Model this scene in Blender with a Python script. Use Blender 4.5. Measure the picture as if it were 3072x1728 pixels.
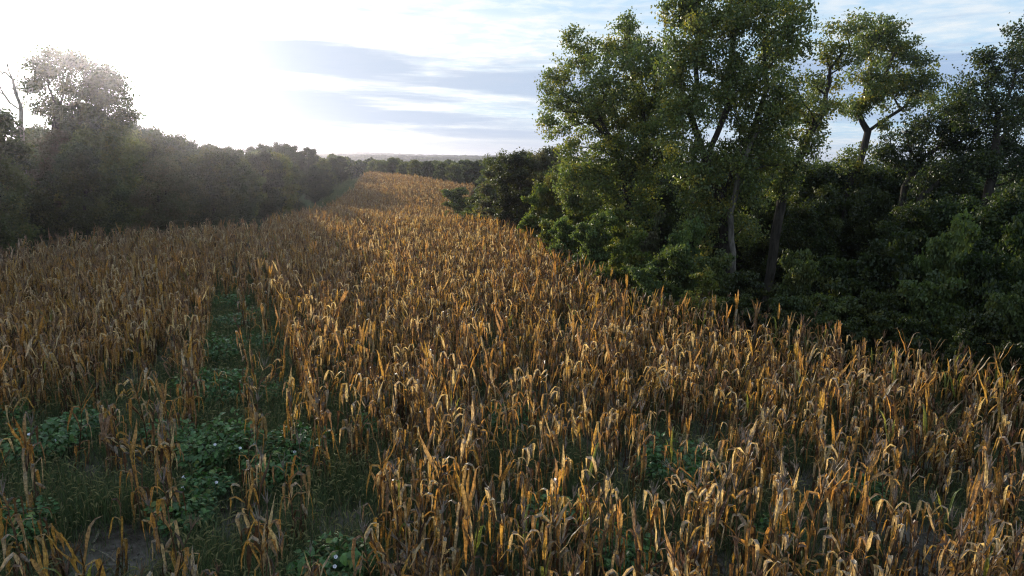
import bpy, math, random
import numpy as np
from math import radians, sin, cos, pi
from mathutils import Vector, Matrix

for o in list(bpy.data.objects):
    bpy.data.objects.remove(o)
scene = bpy.context.scene
COL = scene.collection

# ------------------------------------------------------------------ camera, sky, sun, exposure
cam_data = bpy.data.cameras.new('camera')
cam_data.lens = 24.0
cam_data.sensor_width = 36.0
cam_data.clip_start = 0.1
cam_data.clip_end = 12000.0
cam = bpy.data.objects.new('camera', cam_data)
COL.objects.link(cam)
cam.matrix_world = Matrix.Translation((0, 0, 7.3)) @ Matrix.Rotation(radians(79.2), 4, 'X') @ Matrix.Rotation(radians(1.4), 4, 'Z')
scene.camera = cam

SUN_AZ, SUN_EL = radians(-32.0), radians(8.0)
SUN_DIR = Vector((sin(SUN_AZ) * cos(SUN_EL), cos(SUN_AZ) * cos(SUN_EL), sin(SUN_EL)))
sl = bpy.data.lights.new('sun', 'SUN')
sl.energy = 3.7
sl.angle = radians(1.5)
sl.color = (1.0, 0.89, 0.73)
sun = bpy.data.objects.new('sun', sl)
COL.objects.link(sun)
sun.rotation_euler = SUN_DIR.to_track_quat('Z', 'Y').to_euler()

scene.view_settings.view_transform = 'Standard'
scene.view_settings.look = 'None'
scene.view_settings.exposure = 0.65
scene.view_settings.gamma = 1.0
scene.view_settings.use_curve_mapping = False
scene.cycles.max_bounces = 6
scene.cycles.diffuse_bounces = 3
scene.cycles.glossy_bounces = 2
scene.cycles.transmission_bounces = 4
scene.cycles.volume_bounces = 0
scene.cycles.use_adaptive_sampling = True
scene.cycles.adaptive_threshold = 0.01
scene.cycles.use_denoising = True
scene.cycles.denoising_input_passes = 'RGB_ALBEDO_NORMAL'
scene.cycles.denoising_prefilter = 'NONE'
scene.cycles.pixel_filter_type = 'BLACKMAN_HARRIS'
scene.cycles.filter_width = 1.2
try:
    scene.cycles.denoiser = 'OPENIMAGEDENOISE'
except Exception:
    pass


class NT:
    """small helper round a node tree"""
    def __init__(self, tree):
        self.t = tree

    def n(self, kind, **kw):
        node = self.t.nodes.new(kind)
        for k, v in kw.items():
            setattr(node, k, v)
        return node

    def l(self, a, b):
        self.t.links.new(a, b)

    def m(self, op, a, b=None, c=None, clamp=False):
        nd = self.n('ShaderNodeMath', operation=op, use_clamp=clamp)
        for i, v in enumerate((a, b, c)):
            if v is None:
                continue
            if isinstance(v, (int, float)):
                nd.inputs[i].default_value = v
            else:
                self.l(v, nd.inputs[i])
        return nd.outputs[0]

    def ss(self, v, a, b, lo=0.0, hi=1.0):
        nd = self.n('ShaderNodeMapRange', interpolation_type='SMOOTHSTEP', clamp=True)
        self.l(v, nd.inputs[0])
        for i, x in enumerate((a, b, lo, hi)):
            nd.inputs[i + 1].default_value = x
        return nd.outputs[0]

    def mix(self, f, a, b, blend='MIX'):
        nd = self.n('ShaderNodeMix', data_type='RGBA', blend_type=blend)
        for sock, v in ((nd.inputs[0], f), (nd.inputs[6], a), (nd.inputs[7], b)):
            if isinstance(v, (int, float)):
                sock.default_value = v
            elif isinstance(v, tuple):
                sock.default_value = v if len(v) == 4 else v + (1.0,)
            else:
                self.l(v, sock)
        return nd.outputs[2]

    def noise(self, vec, scale, detail=4.0, rough=0.55, dist=0.0):
        nd = self.n('ShaderNodeTexNoise')
        nd.inputs['Scale'].default_value = scale
        nd.inputs['Detail'].default_value = detail
        nd.inputs['Roughness'].default_value = rough
        nd.inputs['Distortion'].default_value = dist
        if vec is not None:
            self.l(vec, nd.inputs['Vector'])
        return nd.outputs['Fac']


def build_world():
    w = bpy.data.worlds.new('World')
    scene.world = w
    w.use_nodes = True
    N = NT(w.node_tree)
    w.node_tree.nodes.clear()
    out = N.n('ShaderNodeOutputWorld')
    bg = N.n('ShaderNodeBackground')
    bg.inputs['Strength'].default_value = 0.10
    sky = N.n('ShaderNodeTexSky', sky_type='NISHITA', sun_disc=False)
    sky.sun_elevation = SUN_EL
    sky.sun_rotation = SUN_AZ
    sky.air_density = 1.0
    sky.dust_density = 1.2
    sky.ozone_density = 2.0
    tc = N.n('ShaderNodeTexCoord')
    sep = N.n('ShaderNodeSeparateXYZ')
    N.l(tc.outputs['Generated'], sep.inputs[0])
    X, Y, Z = sep.outputs
    zc = N.m('MAXIMUM', Z, 0.0)
    inv = N.m('DIVIDE', 1.0, N.m('ADD', zc, 0.035))
    comb = N.n('ShaderNodeCombineXYZ')
    N.l(N.m('MULTIPLY', X, inv), comb.inputs[0])
    N.l(N.m('MULTIPLY', Y, inv), comb.inputs[1])
    P = comb.outputs[0]                          # the cloud deck seen in perspective
    # angle to the sun
    dot = N.n('ShaderNodeVectorMath', operation='DOT_PRODUCT')
    N.l(tc.outputs['Generated'], dot.inputs[0])
    dot.inputs[1].default_value = SUN_DIR
    ang = N.m('ARCCOSINE', N.m('MINIMUM', dot.outputs['Value'], 0.99999))
    wide = N.m('POWER', 2.718, N.m('MULTIPLY', N.m('MULTIPLY', ang, ang), -4.2))
    tight = N.m('POWER', 2.718, N.m('MULTIPLY', N.m('MULTIPLY', ang, ang), -34.0))
    # thin cirrus veil lit from behind by the sun
    veil_n = N.ss(N.noise(P, 0.55, 6, 0.6, 0.3), 0.36, 0.66)
    small = N.ss(N.noise(P, 4.5, 4, 0.6, 0.2), 0.40, 0.66)
    veil_amt = N.m('ADD', N.m('MULTIPLY', veil_n, 0.42), N.m('MULTIPLY', small, 0.30))
    veil_amt = N.m('ADD', veil_amt, N.m('MULTIPLY', wide, 0.9), clamp=True)
    bright = N.m('ADD', 6.6, N.m('ADD', N.m('MULTIPLY', wide, 3.6), N.m('MULTIPLY', tight, 22.0)))
    vc = N.n('ShaderNodeVectorMath', operation='SCALE')
    vc.inputs[0].default_value = (1.0, 0.985, 0.955)
    N.l(bright, vc.inputs['Scale'])
    bc = N.n('ShaderNodeVectorMath', operation='SCALE')     # clear sky, washed with a little milk
    N.l(sky.outputs[0], bc.inputs[0])
    bc.inputs['Scale'].default_value = 0.75
    clear = N.mix(0.75, bc.outputs[0], (3.2, 5.2, 7.2))
    el = N.m('ARCSINE', Z)
    col = N.mix(veil_amt, clear, vc.outputs[0])
    # low grey-blue stratus bands
    az = N.m('ARCTAN2', X, Y)
    cv = N.n('ShaderNodeCombineXYZ')
    N.l(N.m('MULTIPLY', az, 3.2), cv.inputs[0])
    N.l(N.m('MULTIPLY', el, 22.0), cv.inputs[1])
    cv.inputs[2].default_value = 3.7
    band = N.noise(cv.outputs[0], 1.0, 6, 0.62, 0.35)
    fine = N.n('ShaderNodeCombineXYZ')
    N.l(N.m('MULTIPLY', az, 5.0), fine.inputs[0])
    N.l(N.m('MULTIPLY', el, 70.0), fine.inputs[1])
    fn = N.noise(fine.outputs[0], 1.0, 5, 0.6, 0.3)

    def blob(a0, e0, ra, re, tilt=0.0):
        da = N.m('SUBTRACT', az, a0)
        de = N.m('SUBTRACT', N.m('SUBTRACT', el, e0), N.m('MULTIPLY', da, tilt))
        q = N.m('ADD', N.m('POWER', N.m('ABSOLUTE', N.m('DIVIDE', da, ra)), 2.0), N.m('POWER', N.m('ABSOLUTE', N.m('DIVIDE', de, re)), 2.0))
        return N.m('POWER', 2.718, N.m('MULTIPLY', q, -1.0))
    bl = None
    for args in BLOBS:
        b = N.m('MULTIPLY', blob(*args[:5]), args[5])
        bl = b if bl is None else N.m('MAXIMUM', bl, b)
    low = N.m('MULTIPLY', N.ss(el, 0.0, 0.03), N.ss(el, 0.30, 0.17))
    dens = N.m('ADD', N.m('MULTIPLY', bl, 0.75), N.m('MULTIPLY', N.m('SUBTRACT', band, 0.5), 1.5))
    dens = N.m('ADD', dens, N.m('MULTIPLY', N.m('SUBTRACT', fn, 0.5), 1.6))
    mask = N.m('MULTIPLY', N.ss(dens, 0.08, 0.80), low)
    mask = N.m('MULTIPLY', mask, N.m('SUBTRACT', 1.0, N.m('POWER', tight, 3.0)))
    away = N.ss(az, -0.45, 0.75)
    ccol = N.mix(away, (4.0, 4.6, 5.6), (2.4, 3.35, 4.9))
    col = N.mix(N.m('MULTIPLY', mask, 0.92), col, ccol)
    # milky band at the horizon
    hor = N.m('MULTIPLY', N.ss(el, 0.05, 0.0), 0.75)
    col = N.mix(hor, col, (4.8, 5.0, 5.6))
    N.l(col, bg.inputs['Color'])
    N.l(bg.outputs[0], out.inputs['Surface'])


# bands of cloud: azimuth, elevation, half width, half height, tilt, weight (radians)
BLOBS = [
    (-0.25, 0.118, 0.19, 0.026, -0.06, 1.7),
    (-0.02, 0.106, 0.17, 0.024, -0.05, 1.6),
    (-0.32, 0.062, 0.17, 0.028, -0.06, 1.6),
    (-0.12, 0.080, 0.26, 0.010, -0.03, 0.9),
    (-0.14, 0.052, 0.22, 0.012, -0.02, 1.1),
    (0.0, 0.034, 0.26, 0.010, 0.0, 1.0),
    (0.46, 0.112, 0.30, 0.034, 0.0, 1.25),
    (0.50, 0.060, 0.30, 0.014, 0.0, 0.8),
    (-0.10, 0.016, 0.5, 0.010, 0.0, 0.7),
]
build_world()


# ------------------------------------------------------------------ object helpers
def link(o, parent=None):
    COL.objects.link(o)
    if parent is not None:
        o.parent = parent
    return o


def tag(o, label, cat, group=None):
    o['label'] = label
    o['category'] = cat
    if group:
        o['group'] = group
    return o


def empty(name, loc, rz=0.0, s=1.0):
    o = bpy.data.objects.new(name, None)
    o.empty_display_size = 0.2
    o.location = loc
    o.rotation_euler = (0, 0, rz)
    o.scale = s if isinstance(s, tuple) else (s, s, s)
    COL.objects.link(o)
    return o


def mesh(name, verts, faces, mat, tint=None, smooth=False):
    """faces: list of (m,k) int arrays (k = 3 or 4); tint: (n,3) colour of each vertex"""
    me = bpy.data.meshes.new(name)
    verts = np.asarray(verts, np.float32)
    fl = [np.asarray(f, np.int32) for f in faces if len(f)]
    loops = np.concatenate([f.ravel() for f in fl])
    sizes = np.concatenate([np.full(len(f), f.shape[1], np.int32) for f in fl])
    starts = np.concatenate([[0], np.cumsum(sizes)[:-1]]).astype(np.int32)
    me.vertices.add(len(verts))
    me.vertices.foreach_set('co', verts.ravel())
    me.loops.add(len(loops))
    me.loops.foreach_set('vertex_index', loops)
    me.polygons.add(len(sizes))
    me.polygons.foreach_set('loop_start', starts)
    me.polygons.foreach_set('loop_total', sizes)
    me.polygons.foreach_set('use_smooth', np.full(len(sizes), smooth, bool))
    if tint is not None:
        a = me.attributes.new('tint', 'FLOAT_COLOR', 'POINT')
        c = np.ones((len(verts), 4), np.float32)
        c[:, :3] = tint
        a.data.foreach_set('color', c.ravel())
    me.update(calc_edges=True)
    if mat is not None:
        me.materials.append(mat)
    return me


def join_parts(parts):
    """[(verts, faces, tint)] -> one"""
    vs, ts, fs, off = [], [], {}, 0
    for v, f, t in parts:
        vs.append(v)
        ts.append(t)
        for a in f:
            if len(a):
                fs.setdefault(a.shape[1], []).append(a + off)
        off += len(v)
    return np.concatenate(vs), [np.concatenate(x) for x in fs.values()], np.concatenate(ts)


# ------------------------------------------------------------------ materials
def new_mat(name):
    m = bpy.data.materials.new(name)
    m.use_nodes = True
    m.node_tree.nodes.clear()
    return m, NT(m.node_tree)


def leaf_material(name, translucency, rough, spec, obj_var=0.0, grain=0.0, grain_scale=30.0, trans_gain=(1.25, 1.2, 0.8)):
    m, N = new_mat(name)
    out = N.n('ShaderNodeOutputMaterial')
    at = N.n('ShaderNodeAttribute', attribute_name='tint')
    col = at.outputs['Color']
    if grain > 0:
        tc = N.n('ShaderNodeTexCoord')
        g = N.noise(tc.outputs['Object'], grain_scale, 3, 0.6)
        gr = N.ss(g, 0.3, 0.7, 1 - grain, 1 + grain * 0.6)
        mul = N.n('ShaderNodeVectorMath', operation='SCALE')
        N.l(col, mul.inputs[0])
        N.l(gr, mul.inputs['Scale'])
        col = mul.outputs[0]
    if obj_var > 0:
        oi = N.n('ShaderNodeObjectInfo')
        hs = N.n('ShaderNodeHueSaturation')
        N.l(N.m('ADD', 0.5 - 0.035 * obj_var, N.m('MULTIPLY', oi.outputs['Random'], 0.07 * obj_var)), hs.inputs['Hue'])
        r2 = N.m('FRACT', N.m('MULTIPLY', oi.outputs['Random'], 17.31))
        N.l(N.m('ADD', 1 - 0.40 * obj_var, N.m('MULTIPLY', r2, 0.80 * obj_var)), hs.inputs['Value'])
        N.l(col, hs.inputs['Color'])
        col = hs.outputs[0]
    p = N.n('ShaderNodeBsdfPrincipled')
    N.l(col, p.inputs['Base Color'])
    p.inputs['Roughness'].default_value = rough
    p.inputs['Specular IOR Level'].default_value = spec
    tr = N.n('ShaderNodeBsdfTranslucent')
    tm = N.n('ShaderNodeVectorMath', operation='MULTIPLY')
    N.l(col, tm.inputs[0])
    tm.inputs[1].default_value = trans_gain
    N.l(tm.outputs[0], tr.inputs['Color'])
    mx = N.n('ShaderNodeMixShader')
    mx.inputs[0].default_value = translucency
    N.l(p.outputs[0], mx.inputs[1])
    N.l(tr.outputs[0], mx.inputs[2])
    N.l(mx.outputs[0], out.inputs['Surface'])
    return m


def bark_material(name, c1, c2, scale=6.0):
    m, N = new_mat(name)
    out = N.n('ShaderNodeOutputMaterial')
    tc = N.n('ShaderNodeTexCoord')
    mp = N.n('ShaderNodeMapping')
    mp.inputs['Scale'].default_value = (1, 1, 0.22)
    N.l(tc.outputs['Object'], mp.inputs[0])
    f = N.noise(mp.outputs[0], scale, 5, 0.65, 0.4)
    col = N.mix(N.ss(f, 0.35, 0.65), c1, c2)
    p = N.n('ShaderNodeBsdfPrincipled')
    N.l(col, p.inputs['Base Color'])
    p.inputs['Roughness'].default_value = 0.9
    p.inputs['Specular IOR Level'].default_value = 0.2
    b = N.n('ShaderNodeBump')
    b.inputs['Strength'].default_value = 0.7
    b.inputs['Distance'].default_value = 0.04
    N.l(f, b.inputs['Height'])
    N.l(b.outputs[0], p.inputs['Normal'])
    N.l(p.outputs[0], out.inputs['Surface'])
    return m


M_LEAF = leaf_material('tree_leaf', 0.46, 0.45, 0.35, obj_var=0.6, trans_gain=(1.5, 1.4, 0.6))
M_COTTON = leaf_material('cottonwood_leaf', 0.48, 0.36, 0.5, obj_var=0.2, trans_gain=(1.45, 1.45, 0.7))
M_WEED = leaf_material('weed_leaf', 0.35, 0.42, 0.45, obj_var=0.3, grain=0.25, grain_scale=9)
M_GRASS = leaf_material('grass_blade', 0.40, 0.6, 0.2)
M_CORN = leaf_material('dry_corn_leaf', 0.58, 0.42, 0.5, obj_var=0.5, grain=0.5, grain_scale=26, trans_gain=(1.58, 1.15, 0.45))
M_STALK = leaf_material('dry_corn_stalk', 0.0, 0.6, 0.3, obj_var=0.3, grain=0.45, grain_scale=14)
M_BARK = bark_material('dark_bark', (0.020, 0.017, 0.014), (0.058, 0.048, 0.040))
M_PALE_BARK = bark_material('grey_bark', (0.06, 0.052, 0.045), (0.17, 0.15, 0.13))
M_DEAD = bark_material('dead_wood', (0.14, 0.12, 0.10), (0.30, 0.26, 0.22))


def petal_material():
    m, N = new_mat('white_petal')
    out = N.n('ShaderNodeOutputMaterial')
    p = N.n('ShaderNodeBsdfPrincipled')
    tc = N.n('ShaderNodeTexCoord')
    f = N.noise(tc.outputs['Object'], 40, 3)
    N.l(N.mix(f, (0.62, 0.62, 0.68), (0.74, 0.74, 0.80)), p.inputs['Base Color'])
    p.inputs['Roughness'].default_value = 0.6
    N.l(p.outputs[0], out.inputs['Surface'])
    return m


M_PETAL = petal_material()


def soil_material():
    m, N = new_mat('field_soil')
    out = N.n('ShaderNodeOutputMaterial')
    geo = N.n('ShaderNodeNewGeometry')
    at = N.n('ShaderNodeAttribute', attribute_name='tint')       # green cover outside the field
    big = N.noise(geo.outputs['Position'], 0.6, 5, 0.6)
    mid = N.noise(geo.outputs['Position'], 5.0, 6, 0.65)
    fin = N.noise(geo.outputs['Position'], 30.0, 4, 0.65)
    c = N.mix(N.ss(mid, 0.35, 0.65), (0.042, 0.034, 0.028), (0.105, 0.090, 0.080))
    c = N.mix(N.ss(big, 0.45, 0.62, 0.0, 0.65), c, (0.14, 0.124, 0.112))
    c = N.mix(N.ss(fin, 0.55, 0.72, 0.0, 0.5), c, (0.15, 0.12, 0.08))
    g = N.mix(N.ss(mid, 0.35, 0.65), (0.020, 0.034, 0.012), (0.060, 0.075, 0.024))
    sepc = N.n('ShaderNodeSeparateColor')
    N.l(at.outputs['Color'], sepc.inputs[0])
    c = N.mix(sepc.outputs[0], c, g)
    p = N.n('ShaderNodeBsdfPrincipled')
    N.l(c, p.inputs['Base Color'])
    p.inputs['Roughness'].default_value = 0.95
    p.inputs['Specular IOR Level'].default_value = 0.15
    b = N.n('ShaderNodeBump')
    b.inputs['Strength'].default_value = 0.9
    b.inputs['Distance'].default_value = 0.06
    N.l(N.m('ADD', mid, N.m('MULTIPLY', fin, 0.35)), b.inputs['Height'])
    N.l(b.outputs[0], p.inputs['Normal'])
    N.l(p.outputs[0], out.inputs['Surface'])
    return m


def lane_material():
    m, N = new_mat('lane_grass')
    out = N.n('ShaderNodeOutputMaterial')
    geo = N.n('ShaderNodeNewGeometry')
    mid = N.noise(geo.outputs['Position'], 0.8, 5, 0.65)
    fin = N.noise(geo.outputs['Position'], 7.0, 4, 0.65)
    at = N.n('ShaderNodeAttribute', attribute_name='tint')
    c = N.mix(N.ss(N.m('ADD', N.m('MULTIPLY', mid, 0.6), N.m('MULTIPLY', fin, 0.4)), 0.38, 0.62), (0.06, 0.085, 0.028), (0.17, 0.18, 0.085))
    sepc = N.n('ShaderNodeSeparateColor')
    N.l(at.outputs['Color'], sepc.inputs[0])
    c = N.mix(sepc.outputs[0], c, N.mix(fin, (0.26, 0.24, 0.20), (0.40, 0.37, 0.32)))
    p = N.n('ShaderNodeBsdfPrincipled')
    N.l(c, p.inputs['Base Color'])
    p.inputs['Roughness'].default_value = 0.95
    N.l(p.outputs[0], out.inputs['Surface'])
    return m


# ------------------------------------------------------------------ the lie of the land
FIELD = np.array([(13.5, 2.5), (14.2, 12), (14.2, 17.6), (13.6, 20.4), (11.4, 23.2), (7.7, 27.6), (5.0, 31.6), (3.4, 38), (2.7, 44.7), (2.2, 52),
                  (0.8, 59.5), (-3.2, 64.6), (-6.4, 75), (-8, 94), (-7.6, 115), (-8.1, 135.2), (-41, 195.4),
                  (-35.5, 160), (-28.6, 122.7), (-26.8, 85.5), (-21.6, 64.3), (-21.4, 55.8), (-26.3, 45.3), (-28.3, 36.7), (-30.5, 20), (-31, 2.5)])


def field_sd(x, y):
    """signed distance to the field's edge, negative inside"""
    x = np.asarray(x, float)
    y = np.asarray(y, float)
    d = np.full(x.shape, 1e9)
    inside = np.zeros(x.shape, bool)
    n = len(FIELD)
    for i in range(n):
        ax, ay = FIELD[i]
        bx, by = FIELD[(i + 1) % n]
        ex, ey = bx - ax, by - ay
        t = np.clip(((x - ax) * ex + (y - ay) * ey) / (ex * ex + ey * ey), 0, 1)
        d = np.minimum(d, np.hypot(x - ax - t * ex, y - ay - t * ey))
        c = ((ay > y) != (by > y)) & (x < (bx - ax) * (y - ay) / (by - ay + 1e-12) + ax)
        inside ^= c
    return np.where(inside, -d, d)


def ground_z(x, y):
    x = np.asarray(x, float)
    y = np.asarray(y, float)
    z = np.interp(y, [-50, 0, 48, 62, 80, 98, 125, 165, 200, 260, 420, 700, 1300, 2200, 3600],
                  [0, 0, 0.0, -0.15, -1.7, -1.8, -0.3, 0.7, 0.3, -2.0, -9, -11, -5, -1, 2])
    z = z + 0.12 * np.sin(x * 0.21 + 0.5) * np.cos(y * 0.16)
    d = np.maximum(field_sd(x, y), 0.0)
    left = 1 / (1 + np.exp((x + 14) / 3))
    fall = left * (0.15 * np.minimum(d, 5) + 2.2 * (1 - np.exp(-np.maximum(d - 5, 0) / 9))) + (1 - left) * 2.6 * (1 - np.exp(-d / 7))
    far = np.clip((np.hypot(x, y) - 200) / 250, 0, 1)
    z = z - fall * (1 - far)
    z = z + far * (3.5 * np.sin(x * 0.0052 + 1.3) * np.cos(y * 0.0041) + 2.0 * np.sin(x * 0.013 + y * 0.009))
    return z


def gz(x, y):
    return float(ground_z(np.array([x]), np.array([y]))[0])


def axis(lo, hi, near_lo, near_hi, step, grow=1.14):
    a = list(np.arange(near_lo, near_hi + 1e-6, step))
    s, v = step, near_hi
    while v < hi:
        s *= grow
        v += s
        a.append(v)
    s, v = step, near_lo
    while v > lo:
        s *= grow
        v -= s
        a.insert(0, v)
    return np.array(a)


def build_ground():
    rng = np.random.default_rng(3)
    xs = axis(-4000, 4000, -16, 16, 0.28)
    ys = axis(-400, 4500, 7, 34, 0.28)
    gx, gy = np.meshgrid(xs, ys)
    z = ground_z(gx, gy)
    near = np.exp(-np.maximum(np.hypot(gx, gy - 15) - 22, 0) / 6)
    z = z + near * (rng.normal(0, 0.022, z.shape))
    sd = field_sd(gx, gy)
    green = np.clip((sd + 0.4) / 1.5, 0, 1)
    n, m = gx.shape
    idx = np.arange(n * m).reshape(n, m)
    q = np.stack([idx[:-1, :-1], idx[:-1, 1:], idx[1:, 1:], idx[1:, :-1]], -1).reshape(-1, 4)
    t = np.stack([green.ravel()] * 3, 1)
    me = mesh('ground', np.stack([gx.ravel(), gy.ravel(), z.ravel()], 1), [q], soil_material(), t, True)
    o = link(bpy.data.objects.new('ground', me))
    o['kind'] = 'structure'
    # mown grass lane along the left edge of the field, with a worn wheel track
    edge = np.array([(-41.0, 196), (-35.5, 160), (-28.6, 122.7), (-26.8, 85.5), (-22.4, 66), (-22.2, 57), (-26.9, 47)])
    s = np.concatenate([[0], np.cumsum(np.hypot(*np.diff(edge, axis=0).T))])
    k = np.arange(0, s[-1], 1.2)
    ex, ey = np.interp(k, s, edge[:, 0]), np.interp(k, s, edge[:, 1])
    w = np.linspace(0, 4.6, 12)
    px = ex[:, None] - w[None, :] + 0.1
    py = np.repeat(ey[:, None], len(w), 1)
    pz = ground_z(px, py) + 0.012
    track = np.exp(-((w - 0.9) / 0.5) ** 2) + np.exp(-((w - 2.5) / 0.4) ** 2) * 0.6
    tr = np.repeat(np.clip(track, 0, 1)[None, :], len(k), 0) * np.clip((ey - 66) / 12, 0.1, 1)[:, None]
    n, m = px.shape
    idx = np.arange(n * m).reshape(n, m)
    q = np.stack([idx[:-1, :-1], idx[:-1, 1:], idx[1:, 1:], idx[1:, :-1]], -1).reshape(-1, 4)
    me = mesh('grass_lane', np.stack([px.ravel(), py.ravel(), pz.ravel()], 1), [q], lane_material(), np.stack([tr.ravel()] * 3, 1), True)
    o = link(bpy.data.objects.new('grass_lane', me))
    o['kind'] = 'structure'


build_ground()


# ------------------------------------------------------------------ foliage and limbs
def unit(v):
    return v / (np.linalg.norm(v, axis=-1, keepdims=True) + 1e-9)


def tubes(p0, p1, r0, r1, sides):
    """frusta from p0 to p1"""
    d = unit(p1 - p0)
    ref = np.where(np.abs(d[:, 2:3]) > 0.9, np.array([[1.0, 0, 0]]), np.array([[0, 0, 1.0]]))
    u = unit(np.cross(d, ref))
    v = np.cross(d, u)
    a = np.arange(sides) * 2 * pi / sides
    ring = np.cos(a)[None, :, None] * u[:, None, :] + np.sin(a)[None, :, None] * v[:, None, :]
    A = p0[:, None, :] + ring * r0[:, None, None]
    B = p1[:, None, :] + ring * r1[:, None, None]
    V = np.concatenate([A, B], 1)
    n = len(p0)
    base = (np.arange(n) * 2 * sides)[:, None]
    j = np.arange(sides)
    jn = (j + 1) % sides
    F = np.stack([base + j, base + jn, base + sides + jn, base + sides + j], -1).reshape(-1, 4)
    return V.reshape(-1, 3), F


def leaf_quads(rng, c, size, col, droop=0.5, outward=None, flat=0.0, aspect=0.72):
    n = len(c)
    a = rng.normal(0, 1, (n, 3))
    a[:, 2] -= droop
    if outward is not None:
        a += outward * 0.5
    a = unit(a)
    nn = rng.normal(0, 1, (n, 3))
    nn[:, 2] = np.abs(nn[:, 2]) + flat
    b = unit(np.cross(a, nn))
    up = np.cross(b, a)
    s = (size * rng.uniform(0.65, 1.3, n))[:, None]
    v0 = c - a * s * 0.5
    v1 = c + b * s * aspect * 0.5 + up * s * 0.10 - a * s * 0.08
    v2 = c + a * s * 0.5
    v3 = c - b * s * aspect * 0.5 + up * s * 0.10 - a * s * 0.08
    V = np.stack([v0, v1, v2, v3], 1).reshape(-1, 3)
    F = np.arange(n * 4).reshape(n, 4)
    return V, F, np.repeat(col, 4, 0)


def skeleton(rng, trunks, lobes, dens, bend=0.35):
    """limbs from the trunk out to points spread through the lobes; returns nodes, parents, tips"""
    pos, par, plen = [], [], []

    def add(p, pa):
        pos.append(np.array(p, float))
        par.append(pa)
        plen.append(0.0 if pa < 0 else plen[pa] + np.linalg.norm(pos[-1] - pos[pa]))
        return len(pos) - 1
    for t in trunks:
        t = [np.array(q, float) for q in t]
        if pos:
            A = np.array(pos)
            last = int(np.argmin(np.linalg.norm(A - t[0], axis=1)))
            seq = t
        else:
            last = add(t[0], -1)
            seq = t[1:]
        for q in seq:
            L = np.linalg.norm(q - pos[last])
            k = max(1, int(L / 0.6))
            s0 = pos[last].copy()
            for i in range(1, k + 1):
                last = add(s0 + (q - s0) * i / k + rng.normal(0, 0.035, 3) * (i < k), last)
    pts = []
    for (x, y, z, r) in lobes:
        n = max(3, int(dens * r * r))
        d = unit(rng.normal(0, 1, (n, 3))) * (rng.uniform(0, 1, n) ** 0.42)[:, None] * r
        pts.append(np.array([x, y, z]) + d * np.array([1, 1, 0.92]))
    pts = np.concatenate(pts)
    A = np.array(pos)
    dmin = np.min(np.linalg.norm(pts[:, None] - A[None], axis=2), 1)
    tips = []
    cap = 30000
    arr = np.zeros((cap, 3))
    pl = np.zeros(cap)
    arr[:len(pos)] = A
    pl[:len(pos)] = plen
    for i in np.argsort(dmin):
        p = pts[i]
        n = len(pos)
        d = np.linalg.norm(arr[:n] - p, axis=1)
        cost = d + 0.22 * pl[:n] + np.maximum(arr[:n, 2] - p[2], 0) * 0.25
        j = int(np.argmin(cost))
        L = d[j]
        if L < 0.08:
            tips.append(j)
            continue
        k = max(1, int(L / 0.45))
        pd = pos[j] - pos[par[j]] if par[j] >= 0 else np.array([0, 0, 1.0])
        ctl = pos[j] + unit(pd) * L * bend + np.array([0, 0, 0.10 * L]) + rng.normal(0, 0.07 * L, 3)
        s0, last = pos[j], j
        for q in range(1, k + 1):
            t = q / k
            b = (1 - t) ** 2 * s0 + 2 * t * (1 - t) * ctl + t * t * p
            last = add(b, last)
            arr[last] = b
            pl[last] = plen[last]
        tips.append(last)
    return np.array(pos), np.array(par), tips


def limb_mesh(pos, par, r0, tip_r, power=2.3):
    n = len(pos)
    acc = np.zeros(n)
    ch = np.zeros(n, int)
    for i in range(n - 1, -1, -1):
        if ch[i] == 0:
            acc[i] = 1.0
        if par[i] >= 0:
            acc[par[i]] += acc[i]
            ch[par[i]] += 1
    r = acc ** (1 / power)
    r = tip_r + (r0 - tip_r) * ((r - 1) / (r[0] - 1 + 1e-9)) ** 1.15
    i = np.where(par >= 0)[0]
    p = par[i]
    ra = np.minimum(r[p], r[i] * 1.45)
    parts = []
    for lo, hi, s in ((0.07, 9, 8), (0.022, 0.07, 5), (0.0, 0.022, 3)):
        k = (r[i] > lo) & (r[i] <= hi)
        if k.any():
            d = unit(pos[i[k]] - pos[p[k]])
            V, F = tubes(pos[p[k]] - d * r[i[k]][:, None] * 0.15, pos[i[k]] + d * r[i[k]][:, None] * 0.15, ra[k], r[i[k]], s)
            parts.append((V, [F], np.ones((len(V), 3)) * 0.5))
    return join_parts(parts), r


def palette(rng, n, cols, w):
    c = np.array(cols)[rng.choice(len(cols), n, p=np.array(w) / np.sum(w))]
    return c * rng.uniform(0.75, 1.25, (n, 1))


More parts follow.
